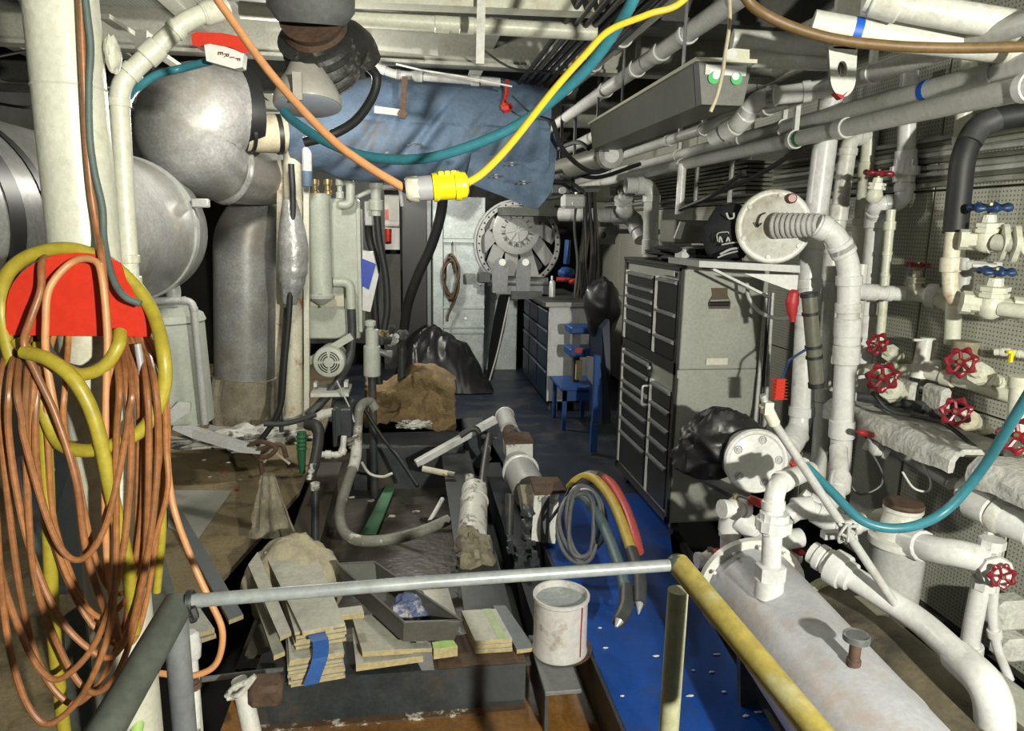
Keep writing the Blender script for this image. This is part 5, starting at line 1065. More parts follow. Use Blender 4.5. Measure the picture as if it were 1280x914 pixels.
hose('black_cable', 'black cable running from the burlap over the dark pit wall', 'cable', 'rubber', [(455, 510, 4.9), (470, 535, 4.85), (488, 560, 4.8), (500, 575, 4.7), (522, 608, 4.5)], .014)
hose('pale_wire', 'thin pale wire hanging from the motor hose down to the block', 'wire', 'greywhite', [(421, 476, 4.8), (430, 495, 4.78), (438, 512, 4.75), (443, 528, 4.7)], .006)
pipe('elbow_pipe', 'small white elbow pipe with ribbed bellows beside hose bend', 'pipe', 'white', [(400, 568, 4.55), (428, 569, 4.55), (430, 545, 4.6)], .020, .04, coup=(.2, .6), cr_=1.4)
single('bellows', 'ribbed bellows fitting beside the white elbow pipe', 'bellows', merge(*[torus(P(437+2*k, 550+4*k, 4.6), Vector((.3, 0, -.9)), .022, .010, 14, 6) for k in range(5)]), 'hosepatch')
# litter bits
for k, (x, y) in enumerate(((448, 609), (440, 622), (464, 626), (504, 600), (520, 640), (545, 600), (490, 645))):
    single('litter_scrap', 'one of the small pale paint flakes littering the pit floor', 'scrap', blob(PZ(x, y, -.283), (.03, .02, .008), k, .5, 3, 8, 5), ('chipped', 'creamrust')[k % 2], 'paint flakes in the pit')
# left of the pit: green hose, elbows
single('green_sleeve', 'ribbed green hose sleeve standing among the left hoses', 'sleeve', merge(*[torus(P(377, 546+5*k, 4.6), Vector((0, .1, 1)), .026, .010, 14, 6) for k in range(4)], tube(pp([(377, 540, 4.6), (377, 570, 4.6), (378, 592, 4.6)]), [.03, .028, .018], 14)), 'greenhose')
single('hose_joint', 'black and white peeling hose joint behind the green sleeve', 'hose', tube(cr(pp([(384, 530, 4.7), (396, 534, 4.65), (398, 550, 4.6), (394, 575, 4.5), (387, 602, 4.4)]), 6), [.04, .042, .036, .034, .03], 14), 'chippedblack')
single('hose_joint', 'white chipped hose end pointing right over black block', 'hose', tube(pp([(385, 530, 4.75), (404, 518, 4.75), (423, 513, 4.75)]), [.03, .034, .026], 12), 'chipped')
single('pipe_stub', 'black pipe stub with white chipped top rising from left bed rail', 'pipe', merge(cyl(P(394, 675, 3.75), P(394, 610, 3.8), .022, 14)), 'blacksteel')
single('stub_cap', 'chipped white cap on the black pipe stub', 'cap', cyl(P(394, 612, 3.8), P(394, 604, 3.8), .026, 14), 'chipped')
hose('black_cable', 'grey black cable lying over the left hoses', 'cable', 'hosedark', [(330, 530, 4.7), (352, 530, 4.7), (372, 526, 4.7), (395, 518, 4.7)], .018)
# left floor clutter
single('rubber_mat', 'torn flat rubber pad leaning across the left floor by exhaust foot', 'pad', prism([P(215, 537, 4.3), P(240, 536, 4.3), P(315, 560, 4.1), P(325, 568, 4.0), P(300, 566, 4.05), P(240, 548, 4.25)], (0, .03, .015)), 'greywhite', smooth=False)
t = thing('rust_bracket', 'rusty wire stand with curled clip holding tools on left floor', 'bracket', PZ(342, 672, .0))
part(t, 'leg', cyl(PZ(340, 674, .02), P(326, 578, 4.05), .014, 8), 'rust')
part(t, 'clip', tube(cr(pp([(308, 560, 4.1), (325, 552, 4.05), (345, 560, 4.0), (332, 572, 4.0), (318, 566, 4.05), (350, 556, 4.0), (358, 572, 4.0)]), 5), .014, 8), 'rust')
part(t, 'pale_clip', tube(cr(pp([(330, 578, 4.0), (340, 565, 4.0), (352, 572, 4.0), (362, 580, 4.0)]), 5), .008, 8), 'canvas')
def cl2(a, b):
    n = fbm((a*2.5, b*2, 7), 1, 3); x = 326+16*a+b*(-14+44*a); y = 592+82*b
    return P(x+2*n, y+3*n*b, 4.02-.40*b+.022*math.sin(a*15+b*2+3*n)*(.3+b))
single('cloth_roll', 'crumpled khaki cloth hanging on the rusty wire stand', 'cloth', sheet(cl2, 20, 20, .01), 'oldcloth')
single('floor_patch', 'pale worn triangular steel plate on the brown left floor', 'plate', prism([PZ(210, 614, .004), PZ(290, 614, .004), PZ(247, 676, .004), PZ(210, 660, .004)], (0, 0, .006)), 'panelgrey', smooth=False)
for k, (x, y) in enumerate(((255, 575), (280, 590), (300, 600), (285, 578), (296, 612), (262, 596))):
    single('litter_scrap', 'one of the small paint chips scattered on the brown left floor', 'scrap', blob(PZ(x, y, .006), (.018, .014, .006), k+20, .5, 3, 8, 5), ('chipped', 'redtape', 'canvas')[k % 3], 'paint chips on the left floor')
single('crumbled_lagging', 'pile of broken white lagging at the exhaust foot', 'debris', blob(P(300, 548, 5.2), (.45, .2, .07), 14, .7, 3.5, flat=-.03), 'chipped')
# ================================================================== shaft machinery on the right bed rail
t = thing('shaft_machine', 'white and rusty turning gear with flanged neck lying along bed rail', 'machine', PZ(655, 690, .0))
pts = [(633, 520, 5.35), (640, 545, 4.95), (648, 580, 4.5), (662, 620, 4.05), (680, 660, 3.7), (690, 690, 3.5)]
W = pp(pts)
def seg(a, b, r0, r1, m, nm, n=24): return part(t, nm, lathe(W[0].lerp(W[0], 0)+(P(*a)-W[0]), P(*b)-P(*a), [(0, r0), ((P(*b)-P(*a)).length, r1)], n), m)
seg((631, 519, 5.4), (637, 538, 5.1), .068, .068, 'greywhite', 'nose_tube')
part(t, 'nose_ring', torus(P(631, 520, 5.4), P(637, 538, 5.1)-P(631, 520, 5.4), .066, .012, 24, 8), 'pvc')
seg((637, 538, 5.1), (643, 556, 4.85), .05, .06, 'rust', 'spindle')
part(t, 'clip_wire', tube(cr(pp([(634, 545, 4.9), (644, 535, 4.85), (652, 545, 4.8), (650, 555, 4.8)]), 5), .010, 6), 'steelgrey')
z1_ = P(632, 556, 4.55).z
part(t, 'top_plate', prism([PZ(x, y, z1_) for x, y in ((628, 544), (661, 543), (667, 555), (632, 556))], (0, 0, .018)), 'rust', smooth=False)
part(t, 'white_collar', prism([P(633, 574, 4.55), P(666, 573, 4.55), P(666, 555, 4.55), P(633, 556, 4.55)], (.0, .18, 0)), 'chipped', smooth=False)
ra_, rb_ = P(651, 590, 4.42), P(664, 616, 4.08)
part(t, 'barrel', lathe(ra_, rb_-ra_, [(-.12, .10), (0, .108), ((rb_-ra_).length, .112)], 32), 'greywhite')
part(t, 'flange_ring', torus(ra_, rb_-ra_, .114, .012, 36, 8), 'pvc')
z2_ = P(668, 619, 3.66).z
part(t, 'hub', prism([P(656, 640, 3.74), P(690, 636, 3.74), P(682, 604, 3.9), P(650, 606, 3.9)], (.0, .12, -.06)), 'oldcloth')
part(t, 'hub_plate', prism([PZ(x, y, z2_) for x, y in ((663, 601), (697, 600), (707, 617), (668, 619))], (0, 0, .02)), 'rust', smooth=False)
part(t, 'end_block', prism([P(664, 676, 3.60), P(694, 680, 3.60), P(699, 618, 3.66), P(668, 620, 3.66)], (.03, .18, .0)), 'chipped', smooth=False)
part(t, 'dark_stripe', prism([P(676, 678, 3.592), P(685, 679, 3.592), P(687, 622, 3.652), P(677, 622, 3.652)], (0, .02, 0)), 'hosedark', smooth=False)
for k in range(3): part(t, 'side_rib', blob(P(660, 640+15*k, 3.66), (.04, .05, .035), 60+k, .2), 'darksteel')
for k in range(3):
    a = .6+math.pi*k/2.5; c0 = P(681, 668, 3.60); ax_ = (P(688, 672, 3.55)-P(675, 622, 3.85)).normalized(); u, v, _ = frame(ax_)
    part(t, 'bolt', cyl(c0+(u*math.cos(a)+v*math.sin(a))*.075, c0+(u*math.cos(a)+v*math.sin(a))*.075+ax_*.03, .012, 6), 'darksteel')
hose('yellow_tip_cable', 'black cable with yellow tip lying on the turning gear', 'cable', 'rubber', [(712, 610, 3.6), (705, 625, 3.55), (695, 640, 3.5), (686, 652, 3.5)], .009)
single('black_post', 'short black round post standing on right bed rail', 'post', cyl(P(636, 668, 3.7), P(637, 618, 3.75), .026, 14), 'blacksteel')
t = thing('hydraulic_ram', 'peeling white cylinder wrapped in brown rags standing by bed rail', 'cylinder', P(592, 715, 3.5))
part(t, 'barrel', tube(pp([(593, 612, 4.1), (592, 640, 3.85), (590, 672, 3.6)]), [.078, .080, .082], 20), 'chipped')
part(t, 'band', torus(P(593, 628, 3.95), P(590, 672, 3.6)-P(593, 612, 4.1), .080, .006, 24, 6), 'chipped')
part(t, 'rod', cyl(P(588, 618, 4.1), P(587, 595, 4.2), .030, 14), 'chipped')
part(t, 'rag_wrap', blob(P(591, 692, 3.5), (.10, .10, .13), 17, .4, 2.2), 'lagging', 'brown rag wrapping')
single('linkage_pipe', 'thin chipped pipe with flange running up behind the peeling cylinder', 'pipe', merge(tube(cr(pp([(602, 612, 4.05), (606, 580, 4.35), (610, 555, 4.6), (612, 545, 4.7)]), 5), .026, 12), box(P(612, 546, 4.7), (.12, .05, .03), bev=.01)), 'chippedblack')
for k, (x, y) in enumerate(((640, 690), (652, 700), (668, 705), (660, 690), (648, 712))):
    single('bed_bolt', 'one of the greasy bolt lumps on the bed beside the turning gear', 'bolt', lathe(PZ(x, y, -.02), (.1*k-.2, .1, 1), [(0, .03), (.03, .03), (.03, .018), (.07, .018)], 6), 'darksteel', 'greasy bolts on bed')
# ================================================================== back of the room
struct('wall_bulkhead', merge(bxa(P(300, 430, 8.75), P(478, 100, 8.85)), bxa((P(478, 300, 8.75).x, 8.75, P(500, 238, 8.75).z), (P(540, 300, 8.75).x, 8.85, CZ)), bxa((P(478, 300, 8.75).x, 8.75, -.03), (P(500, 300, 8.75).x, 8.85, P(490, 318, 8.75).z))), 'darkbeam')
struct('dark_doorway_1', bxa((P(503, 300, 8.6).x, 8.6, -.02), (P(535, 300, 8.6).x, 8.65, P(510, 240, 8.6).z)), 'black')  # black slab stands for the darkness inside the doorway opening
struct('trim_1', bxa((P(534, 300, 8.5).x, 8.5, -.02), (P(539, 300, 8.5).x, 8.62, 2.5)), 'steelgrey')
t = thing('notice_board', 'red and white notices and red bottle seen through the far opening', 'notice', P(488, 312, 9.1))
part(t, 'board', bxa(P(478, 312, 9.1), P(499, 240, 9.3)), 'paper', smooth=False)
part(t, 'red_notice', bxa(P(481, 262, 9.08), P(486, 275, 9.10)), 'red', smooth=False)
part(t, 'pink_notice', bxa(P(479, 248, 9.085), P(497, 276, 9.10)), 'plugcream', smooth=False)
part(t, 'red_bottle', cyl(P(485, 302, 9.05), P(485, 286, 9.05), .045, 14), 'red')
part(t, 'shelf_line', bxa(P(478, 283, 9.05), P(499, 281, 9.1)), 'greywhite', smooth=False)
t = thing('galvanised_locker', 'tall galvanised steel panel locker on the back wall', 'locker', PZ(570, 432, 0))
xa, xb = P(541, 340, 8.3).x, P(606, 340, 8.3).x; z1 = P(570, 246, 8.3).z; zm = P(570, 301, 8.3).z
part(t, 'lower_panel', bxa((xa+.12, 8.3, .02), (xb, 8.5, zm-.02), .006), 'galv', smooth=False)
part(t, 'upper_panel', bxa((xa+.12, 8.3, zm+.02), (xb, 8.5, z1), .006), 'galv', smooth=False)
part(t, 'left_stile', bxa((xa, 8.27, .0), (xa+.12, 8.5, z1), .006), 'galv', smooth=False)
part(t, 'ledge', bxa((xa+.12, 8.24, zm-.02), (xb+.03, 8.4, zm+.02)), 'galv', smooth=False)
for y in (384, 408, 415): part(t, 'lower_ledge', bxa((xa+.12, 8.28, P(570, y, 8.3).z-.012), (xb, 8.32, P(570, y, 8.3).z+.012)), 'galv', smooth=False)
part(t, 'rivet', merge(*[cyl(P(x, y, 8.31), P(x, y, 8.285), .016, 8) for x, y in ((552, 290), (580, 290), (600, 258), (600, 298), (552, 398), (582, 398), (536+8, 300), (544, 380), (600, 355))]), 'alum')
xa2 = P(625, 340, 8.4).x
single('galvanised_sheet', 'narrow galvanised panel right of the locker behind fan', 'panel', merge(bxa((xb+.01, 8.62, .0), (xa2+.25, 8.7, P(610, 322, 8.4).z)), bxa((xb+.01, 8.60, P(610, 378, 8.4).z-.01), (xa2, 8.62, P(610, 378, 8.4).z+.01))), 'galv', smooth=False)
pts = []
for k in range(60):
    a = k*2*math.pi/12; pts.append((564+ (9+2*math.sin(k*1.3))*math.cos(a), 345+(24+4*math.sin(k*.9))*math.sin(a)+4*(k/60), 8.16+.05*math.sin(k*.37)))
pts += [(570, 372, 8.16), (561, 392, 8.16), (559, 402, 8.16)]
single('cord_coil', 'coil of dark brown cord hanging on the galvanised locker', 'cord', merge(tube(cr(pp(pts), 3), .014, 6), tube(pp([(566, 322, 8.16), (566, 302, 8.22)]), .006, 6)), 'brownhandle')
# fan / turbine end
t = thing('turbine_casing', 'round bolted turbine casing end with radial struts and toothed hub', 'turbine', P(648, 355, 8.6))
fc = P(648, 305, 8.15); ax = Vector((0, -1, 0)); R = pxr(648, 305, 8.15, 52)
u, v, _ = frame(ax)
oc = part(t, 'outer_ring', merge(ringg(fc-ax*.0, ax, R, R*.09, .05, 56), ringg(fc-ax*.08, ax, R*1.06, R*.05, .04, 56)), 'greywhite')
for k in range(36):
    a = 2*math.pi*k/36; q = fc+(u*math.cos(a)+v*math.sin(a))*R*.955+ax*.025
    part(oc, 'bolt_hole', cyl(q, q+ax*.004, .012, 6), 'black')
part(t, 'backing', lathe(fc-ax*.3, ax, [(0, R*.9), (.05, R*.9)], 40), 'blacksteel')
hcn = P(646, 288, 8.08); hr = pxr(646, 288, 8.08, 30)
hb = part(t, 'hub_disc', lathe(hcn-ax*.06, ax, [(0, hr*1.0), (.04, hr), (.05, hr*.94), (.052, hr*.5), (.07, hr*.48), (.072, hr*.1)], 48), 'greywhite')
for k in range(28):
    a = 2*math.pi*k/28; d = u*math.cos(a)+v*math.sin(a)
    part(hb, 'tooth', bar(hcn+d*hr*.52+ax*.0, hcn+d*hr*.66+ax*.0, .014, .03, up=ax), 'darksteel' if k % 2 else 'greywhite', smooth=False)
for k in range(8):
    a = 2*math.pi*k/8+.2; d = u*math.cos(a)+v*math.sin(a); part(hb, 'hub_rib', bar(hcn+d*hr*.1+ax*.015, hcn+d*hr*.46+ax*.015, .012, .014, up=ax), 'greywhite', smooth=False)
for k in range(10):
    a = 2*math.pi*k/10+.15; d = u*math.cos(a)+v*math.sin(a)
    part(t, 'strut', bar(hcn-ax*.1+d*hr*.95, fc-ax*.1+d*R*.92, .15, .05, up=ax), 'greywhite', smooth=False)
single('turbine_cover', 'dark overhanging shelf with brown box above turbine hub', 'shelf', merge(bxa(P(628, 269, 7.7), P(706, 262, 8.2)), bxa(P(655, 262, 7.75), P(690, 256, 7.9)), bxa(P(658, 256, 7.8), P(700, 243, 7.9))), 'railgreen', smooth=False)
# workbench
t = thing('workbench', 'workbench with blue grey drawers and pale end panel, steel top', 'workbench', PZ(690, 515, 0))
bx0, bx1 = 1.30, 1.72; by0, by1 = 6.55, 8.0
zt = P(690, 377, 6.55).z
part(t, 'end_panel', bxa((bx0+.02, by0, .10), (bx1, by0+.02, zt-.05)), 'pvc', 'pale end panel', smooth=False)
part(t, 'carcass', bxa((bx0+.03, by0+.02, .08), (bx1, by1, zt-.05)), 'bluedrawer', smooth=False)
part(t, 'worktop', bxa((bx0-.04, by0-.04, zt-.05), (bx1+.05, by1, zt), .006), 'darksteel', smooth=False)
part(t, 'top_edge', bxa((bx0-.02, by0-.046, zt-.045), (bx1+.04, by0-.038, zt-.005)), 'greywhite', smooth=False)
part(t, 'leg', bxa((bx0+.06, by0+.03, .0), (bx0+.13, by0+.10, .1)), 'steelgrey', smooth=False)
part(t, 'leg', bxa((bx1-.12, by0+.03, .0), (bx1-.05, by0+.10, .1)), 'steelgrey', smooth=False)
for (ya, yb) in ((by0+.06, by0+.52), (by0+.56, by0+1.02), (by0+1.06, by1-.02)):
    zz = [.14, .40, .62, .80, zt-.08]
    for a, b in zip(zz, zz[1:]):
        d_ = part(t, 'drawer', bxa((bx0+.012, ya, a+.012), (bx0+.032, yb, b-.012), .004), 'bluedrawer', smooth=False)
        part(d_, 'drawer_edge', bxa((bx0+.006, ya, b-.03), (bx0+.014, yb, b-.016)), 'steelgrey', smooth=False)
# vise
t = thing('bench_vise', 'heavy worn steel bench vise with open jaws on the workbench', 'vise', P(650, 372, 7.2))
for (x0, x1, y0, y1) in ((616, 636, 366, 322), (646, 664, 366, 322)):
    part(t, 'jaw', prism([P(x0, y0, 7.1), P(x0-1, y1+22, 7.1), P(x0+5, y1+4, 7.1), P((x0+x1)/2, y1, 7.1), P(x1, y1+8, 7.1), P(x1-2, y0, 7.1)], (0, .14, 0)), 'steelgrey', smooth=False)
    part(t, 'jaw_boss', cyl(P((x0+x1)/2+2, y1+6, 7.09), P((x0+x1)/2+2, y1+6, 7.13), .035, 14), 'alum')
part(t, 'slide', merge(cyl(P(610, 351, 7.18), P(684, 354, 7.18), .06, 16), bxa(P(620, 368, 7.12), P(684, 356, 7.3))), 'steelgrey')
part(t, 'screw_end', bxa(P(598, 354, 7.1), P(612, 340, 7.25), .01), 'darksteel', smooth=False)
part(t, 'base', bxa(P(640, 374, 7.05), P(672, 362, 7.3)), 'darksteel', smooth=False)
t = thing('spray_can', 'small silver spray can standing on the workbench edge', 'spray can', P(690, 371, 6.75))
part(t, 'body', lathe(P(690, 371, 6.75), (0, 0, 1), [(0, .030), (.14, .030), (.155, .022), (.16, .012)], 18), 'alum'); part(t, 'nozzle', cyl(P(690, 350, 6.75), P(690, 345, 6.75), .010, 8), 'pvc')
single('blue_tool', 'small blue power tool body behind the spray can', 'tool', merge(blob(P(708, 341, 6.9), (.08, .06, .06), 5, .15), cyl(P(708, 330, 6.9), P(710, 300, 6.9), .03, 10)), 'bluepaint')
single('red_tool', 'small tool with red nose lying on workbench', 'tool', merge(cyl(P(696, 349, 6.8), P(712, 350, 6.8), .022, 10), blob(P(716, 352, 6.8), (.05, .04, .03), 4, .2)), 'redtape')
# hanging cables behind bench
for k in range(8):
    x = 720+rnd.uniform(0, 22)
    pts = [(x, 235, 6.3), (x+rnd.uniform(-6, 6), 280, 6.3), (x-4+rnd.uniform(-6, 4), 330, 6.25), (x+rnd.uniform(-8, 6), 372, 6.2), (x+8+rnd.uniform(-4, 4), 330, 6.25), (x+6, 238, 6.3)]
    hose('hanging_cord', 'one of the dark cords hung in loops beside the workbench', 'cord', ('rubber', 'brownhandle', 'hosedark', 'rubber')[k % 4], pts, .012, 7, 5, 'cords hung beside the workbench')
single('hook_bar', 'dark hook bar from which the looped cords hang', 'bar', bar(P(712, 238, 6.3), Vector((2.44, 6.3, P(745, 236, 6.3).z)), .03, .03), 'darksteel', smooth=False)
single('machine_plate', 'grey bracket plate with round hole behind hanging cords', 'plate', merge(bxa(P(744, 305, 6.4), P(768, 284, 6.45)), bxa((P(760, 290, 6.42).x, 6.41, P(760, 292, 6.42).z), (2.44, 6.44, P(760, 286, 6.42).z)), ringg(P(753, 294, 6.38), (0, 1, 0), .05, .02, .04)), 'steelgrey', smooth=False)
# leaning panel
single('leaning_board', 'thin black round cornered board leaning against the workbench', 'board', prism([P(x, y, 7.9-.5*(475-y)/118) for i, (x, y) in enumerate(((608, 474), (611, 440), (617, 400), (623, 372), (630, 357), (637, 358), (636, 375), (629, 415), (614, 475)))], (.012, .012, 0)), 'black', smooth=False)
single('board_edge', 'bright metal strip edge on the leaning black board', 'strip', tube(cr(pp([(637, 372, 7.45), (632, 395, 7.54), (622, 440, 7.73), (612, 475, 7.88)]), 5), .010, 6), 'brightedge')
# tarp on the floor
def tarp(a, b):
    n = fbm((a*3, b*2.4, 5), 1, 4); rg = abs(fbm((a*5+3, b*4, 9), 1, 3))
    X = P(490, 470, 7.6).x+ (P(612, 470, 7.6).x-P(490, 470, 7.6).x)*a; Y = 7.3+.95*b
    env = min(1, min(a, 1-a)*5)*min(1, b*4+.0)*min(1, (1-b)*6)
    env = max(0, 1-(2*a-1)**2)**.7*min(1, b*3.2)**.7*max(0, min(1, (1-b)*5))
    return (X+.05*n, Y+.05*n, .012+env*(.40+.12*math.sin(a*4.4)+.07*n+.13*(.4-rg))*1.15)
single('floor_tarp', 'crumpled black plastic tarp heaped on the floor before the locker', 'tarp', sheet(tarp, 60, 40, .004), 'plastic_black')
# blue things by the chest
t = thing('step_stool', 'small blue steel step stool beside the workbench end', 'stool', PZ(706, 537, 0))
x0 = P(700, 500, 6.0).x; zt = P(703, 483, 5.9).z
part(t, 'seat', bxa((x0-.03, 5.85, zt-.03), (x0+.32, 6.35, zt), .006), 'bluepaint', smooth=False)
for xx in (x0, x0+.27):
    for yy in (5.88, 6.3): part(t, 'leg', bxa((xx, yy, 0), (xx+.035, yy+.035, zt-.03)), 'bluepaint', smooth=False)
part(t, 'apron', bxa((x0, 5.88, zt-.13), (x0+.3, 5.9, zt-.03)), 'bluepaint', smooth=False)
t = thing('blue_machine', 'small blue bench machine with red plate standing on step stool', 'machine', P(716, 482, 6.0))
part(t, 'column', bxa(P(716, 482, 6.05), P(724, 405, 6.12)), 'darksteel', smooth=False)
part(t, 'head', bxa(P(712, 447, 5.95), P(742, 430, 6.2), .012), 'bluepaint', smooth=False)
part(t, 'upper_head', bxa(P(713, 418, 5.95), P(738, 404, 6.2), .012), 'bluepaint', smooth=False)
part(t, 'red_plate', bxa(P(719, 441, 5.93), P(728, 435, 5.95)), 'redtape', smooth=False)
part(t, 'wood_post', bxa(P(720, 475, 5.98), P(727, 450, 6.02)), 'plywood', smooth=False)
t = thing('blue_stand', 'tall bright blue steel frame standing by the tool chest', 'frame', PZ(743, 567, 0))
xx = P(745, 500, 5.2).x
part(t, 'upright', prism([P(741, 528, 5.2), P(743, 480, 5.2), P(744, 445, 5.2), P(751, 445, 5.2), P(752, 480, 5.2), P(750, 528, 5.2)], (0, .05, 0)), 'bluepaint', smooth=False)
part(t, 'lower_leg', prism([P(738, 566, 5.18), P(740, 528, 5.2), P(748, 530, 5.2), P(746, 566, 5.18)], (0, .05, 0)), 'bluepaint', 'chipped lower leg', smooth=False)
part(t, 'rear_panel', prism([P(752, 530, 5.25), P(753, 412, 5.6), P(762, 400, 5.6), P(764, 530, 5.25)], (0, .4, 0)), 'bluedrawer', smooth=False)
part(t, 'cross_tray', prism([P(733, 445, 5.9), P(742, 447, 5.25), P(741, 482, 5.25), P(733, 470, 5.9)], (.02, 0, 0)), 'steelgrey', smooth=False)
single('dark_bag', 'dark crumpled plastic bag piled on the blue frame top', 'bag', blob(P(752, 385, 5.9), (.16, .2, .26), 21, .2, 1.8), 'plastic_black')
# ================================================================== guard rail
t = thing('guard_rail', 'grey and yellow pipe guard rail across the foreground', 'railing', P(850, 914, 1.2))
rc = P(846, 706, 1.28); rl = P(232, 752, 1.22)
part(t, 'top_rail', tube([rl, P(540, 727, 1.25), rc], .0125, 20), 'greyrail', 'thin grey top rail')
ye = P(1045, 944, .86)
part(t, 'yellow_rail', tube([rc+Vector((.004, .004, 0)), ye], .0235, 24), 'yellowrail', 'worn yellow rail')
part(t, 'rail_knuckle', blob(rc+Vector((.002, 0, 0)), (.024, .022, .022), 2, .05), 'railgreen')
pb = P(848, 735, 1.30)
part(t, 'post', cyl((pb.x, pb.y, .0), (pb.x, pb.y, pb.z-.005), .0215, 22), 'palerail', 'pale olive post')
le = P(105, 960, .92)
part(t, 'left_rail', tube([rl+Vector((-.012, 0, -.004)), le], .0265, 24), 'railgreen', 'dark olive rail')
pl = P(219, 770, 1.24)
part(t, 'post', cyl((pl.x, pl.y, .0), (pl.x, pl.y, pl.z), .0215, 22), 'steelgrey', 'dark grey post')
part(t, 'wire_tie', merge(*[torus(P(236+2*k, 752, 1.215), Vector((1, 0, .05)), .018, .003, 16, 6) for k in range(3)], tube(cr(pp([(240, 760, 1.2), (244, 772, 1.2), (238, 775, 1.2)]), 4), .007, 6)), 'rubber', 'black wire tie')
# ================================================================== bucket
t = thing('paint_bucket', 'dented white metal bucket with red drip on the bed corner', 'bucket', PZ(700, 815, .0))
b = PZ(699, 812, .012); br = .112
zt = .27
part(t, 'wall', lathe((b.x, b.y, .012), (0, 0, 1), [(0, br*1.02), (.01, br*1.04), (.025, br), (.12, br*.99), (.235, br*.985), (.242, br*1.05), (.256, br*1.05), (.256, br*.97), (.20, br*.93)], 48, lambda a: 1+.012*math.sin(3*a+1)), 'bucket')
part(t, 'lid', lathe((b.x, b.y, .235), (0, 0, 1), [(0, br*.96), (.006, br*.95), (.004, br*.5), (.002, br*.1)], 40), 'galv', 'sunken grey lid')
part(t, 'red_drip', tube(cr([Vector((b.x+br*.62, b.y-br*.80, .25)), Vector((b.x+br*.60, b.y-br*.80, .13)), Vector((b.x+br*.60, b.y-br*.81, .03))], 5), .003, 6), 'redtape', 'red paint drip')
part(t, 'dark_base', lathe((b.x+.02, b.y+.02, .0), (0, 0, 1), [(0, br*1.1), (.012, br*1.1)], 32), 'rust')
# ================================================================== stacks of plywood boards
def board(name, label, quad, th, group=None, top='boardtop', cat='board', tape=None):
    """quad: four (px,py) of the upper face, z given; plywood body with painted top face"""
    z = quad[4] if len(quad) > 4 else .1
    q = [PZ(x, y, z) for x, y in quad[:4]]
    t = thing(name, label, cat, base_of(q)-Vector((0, 0, th)), group)
    part(t, 'plywood_core', prism([p-Vector((0, 0, .002)) for p in q], (0, 0, -th+.002)), 'plywood', smooth=False)
    part(t, 'painted_face', prism([p-Vector((0, 0, .002)) for p in q], (0, 0, .002)), top, smooth=False)
    return t
# main stack (front left): lower pile, upper tier, long top boards
def stack(label_fn, foot, z0, n, th, gap, jit, group):
    for k in range(n):
        j = Vector((rnd.uniform(-jit, jit), rnd.uniform(-jit, jit), 0)); z = z0+th*(k+1)
        q = [Vector((p.x, p.y, z))+j for p in foot]
        t = thing('ply_board', label_fn(k), 'board', base_of(q)-Vector((0, 0, th)), group)
        part(t, 'plywood_core', prism([p-Vector((0, 0, .0025)) for p in q], (0, 0, -th+.0025+gap)), 'plywood', smooth=False)
        part(t, 'painted_face', prism([p-Vector((0, 0, .0025)) for p in q], (0, 0, .0025)), 'boardtop', smooth=False)
NTH = ['lowest', 'second', 'third', 'fourth', 'fifth', 'sixth', 'seventh', 'eighth', 'ninth']
F0 = [PZ(362, 862, .0), PZ(430, 850, .0)]; dv = Vector((-.10, .52, 0))
stack(lambda k: NTH[k]+' plywood board from bottom in blue taped front stack', [F0[0], F0[1], F0[1]+dv, F0[0]+dv], 0, 8, .0155, .004, .006, 'boards in the blue taped stack')
G0 = [P(369, 812, 2.56), P(432, 800, 2.60)]; zl = .0155*8
G0 = [Vector((p.x, p.y, zl)) for p in G0]; dv = Vector((-.20, .66, 0))
stack(lambda k: NTH[k]+' plywood board from bottom in upper tier of front stack', [G0[0], G0[1], G0[1]+dv, G0[0]+dv], zl, 5, .0155, .004, .005, 'boards in the upper tier')
zt = .0155*13
board('ply_board', 'long grey plank on top of the stack, its pale end to viewer', [(378, 790), (417, 782), (360, 684), (330, 690), zt+.022], .020)
board('ply_board', 'long narrow grey plank lying left on the front stack', [(350, 797), (364, 790), (322, 690), (310, 706), zt+.018], .016)
board('ply_board', 'grey board leaning out at far left of front stack', [(342, 820), (356, 814), (325, 745), (318, 750), .12], .02)
# blue tape
zz = zt; fy_ = F0[0].y-.012
single('blue_tape', 'strip of blue masking tape hanging down over the front board stack', 'tape', sheet(lambda a, b: P(390+20*a-3*b*b*3+2*math.sin(b*5), 800+58*b-4*a, 2.553-.07*min(1, b*2.2)), 8, 14, .001), 'bluetape')
single('blue_tape', 'flat strip of blue masking tape across the top boards', 'tape', prism([PZ(383, 793, zz+.004), PZ(406, 788, zz+.004), PZ(410, 799, zz+.004), PZ(390, 803, zz+.004)], (0, 0, .001)), 'bluetape', smooth=False)
# middle board group
board('ply_board', 'wide grey board lying under the tray, bright plywood end', [(453, 815), (516, 811), (498, 766), (440, 771), .10], .022)
for k in range(2):
    board('ply_board', ['lower', 'upper'][k]+' thin board beneath the wide grey board', [(445, 835-4*k), (529, 823-3*k), (505, 775), (440, 785), .045+.02*k], .016)
board('ply_board', 'small block of plywood between the front stack and tray', [(413, 770), (455, 766), (452, 757), (416, 761), .20], .024)
board('ply_board', 'small pale board under the tray front corner', [(516, 811), (540, 810), (538, 803), (512, 804), .085], .018)
board('ply_board', 'small pale board with green tape under the tray', [(542, 812), (572, 808), (566, 799), (540, 803), .06], .045, top='greentape')
H0 = [PZ(594, 819, .0), PZ(640, 816, .0)]; dv = PZ(577, 758, .06)-Vector((0, 0, .06))-PZ(594, 811, .0)
dv.z = 0
stack(lambda k: ['lowest', 'middle', 'top'][k]+' board of the neat pile beside the bucket', [H0[0], H0[1], H0[1]+dv, H0[0]+dv], .003, 3, .021, .003, .002, 'boards beside the bucket')
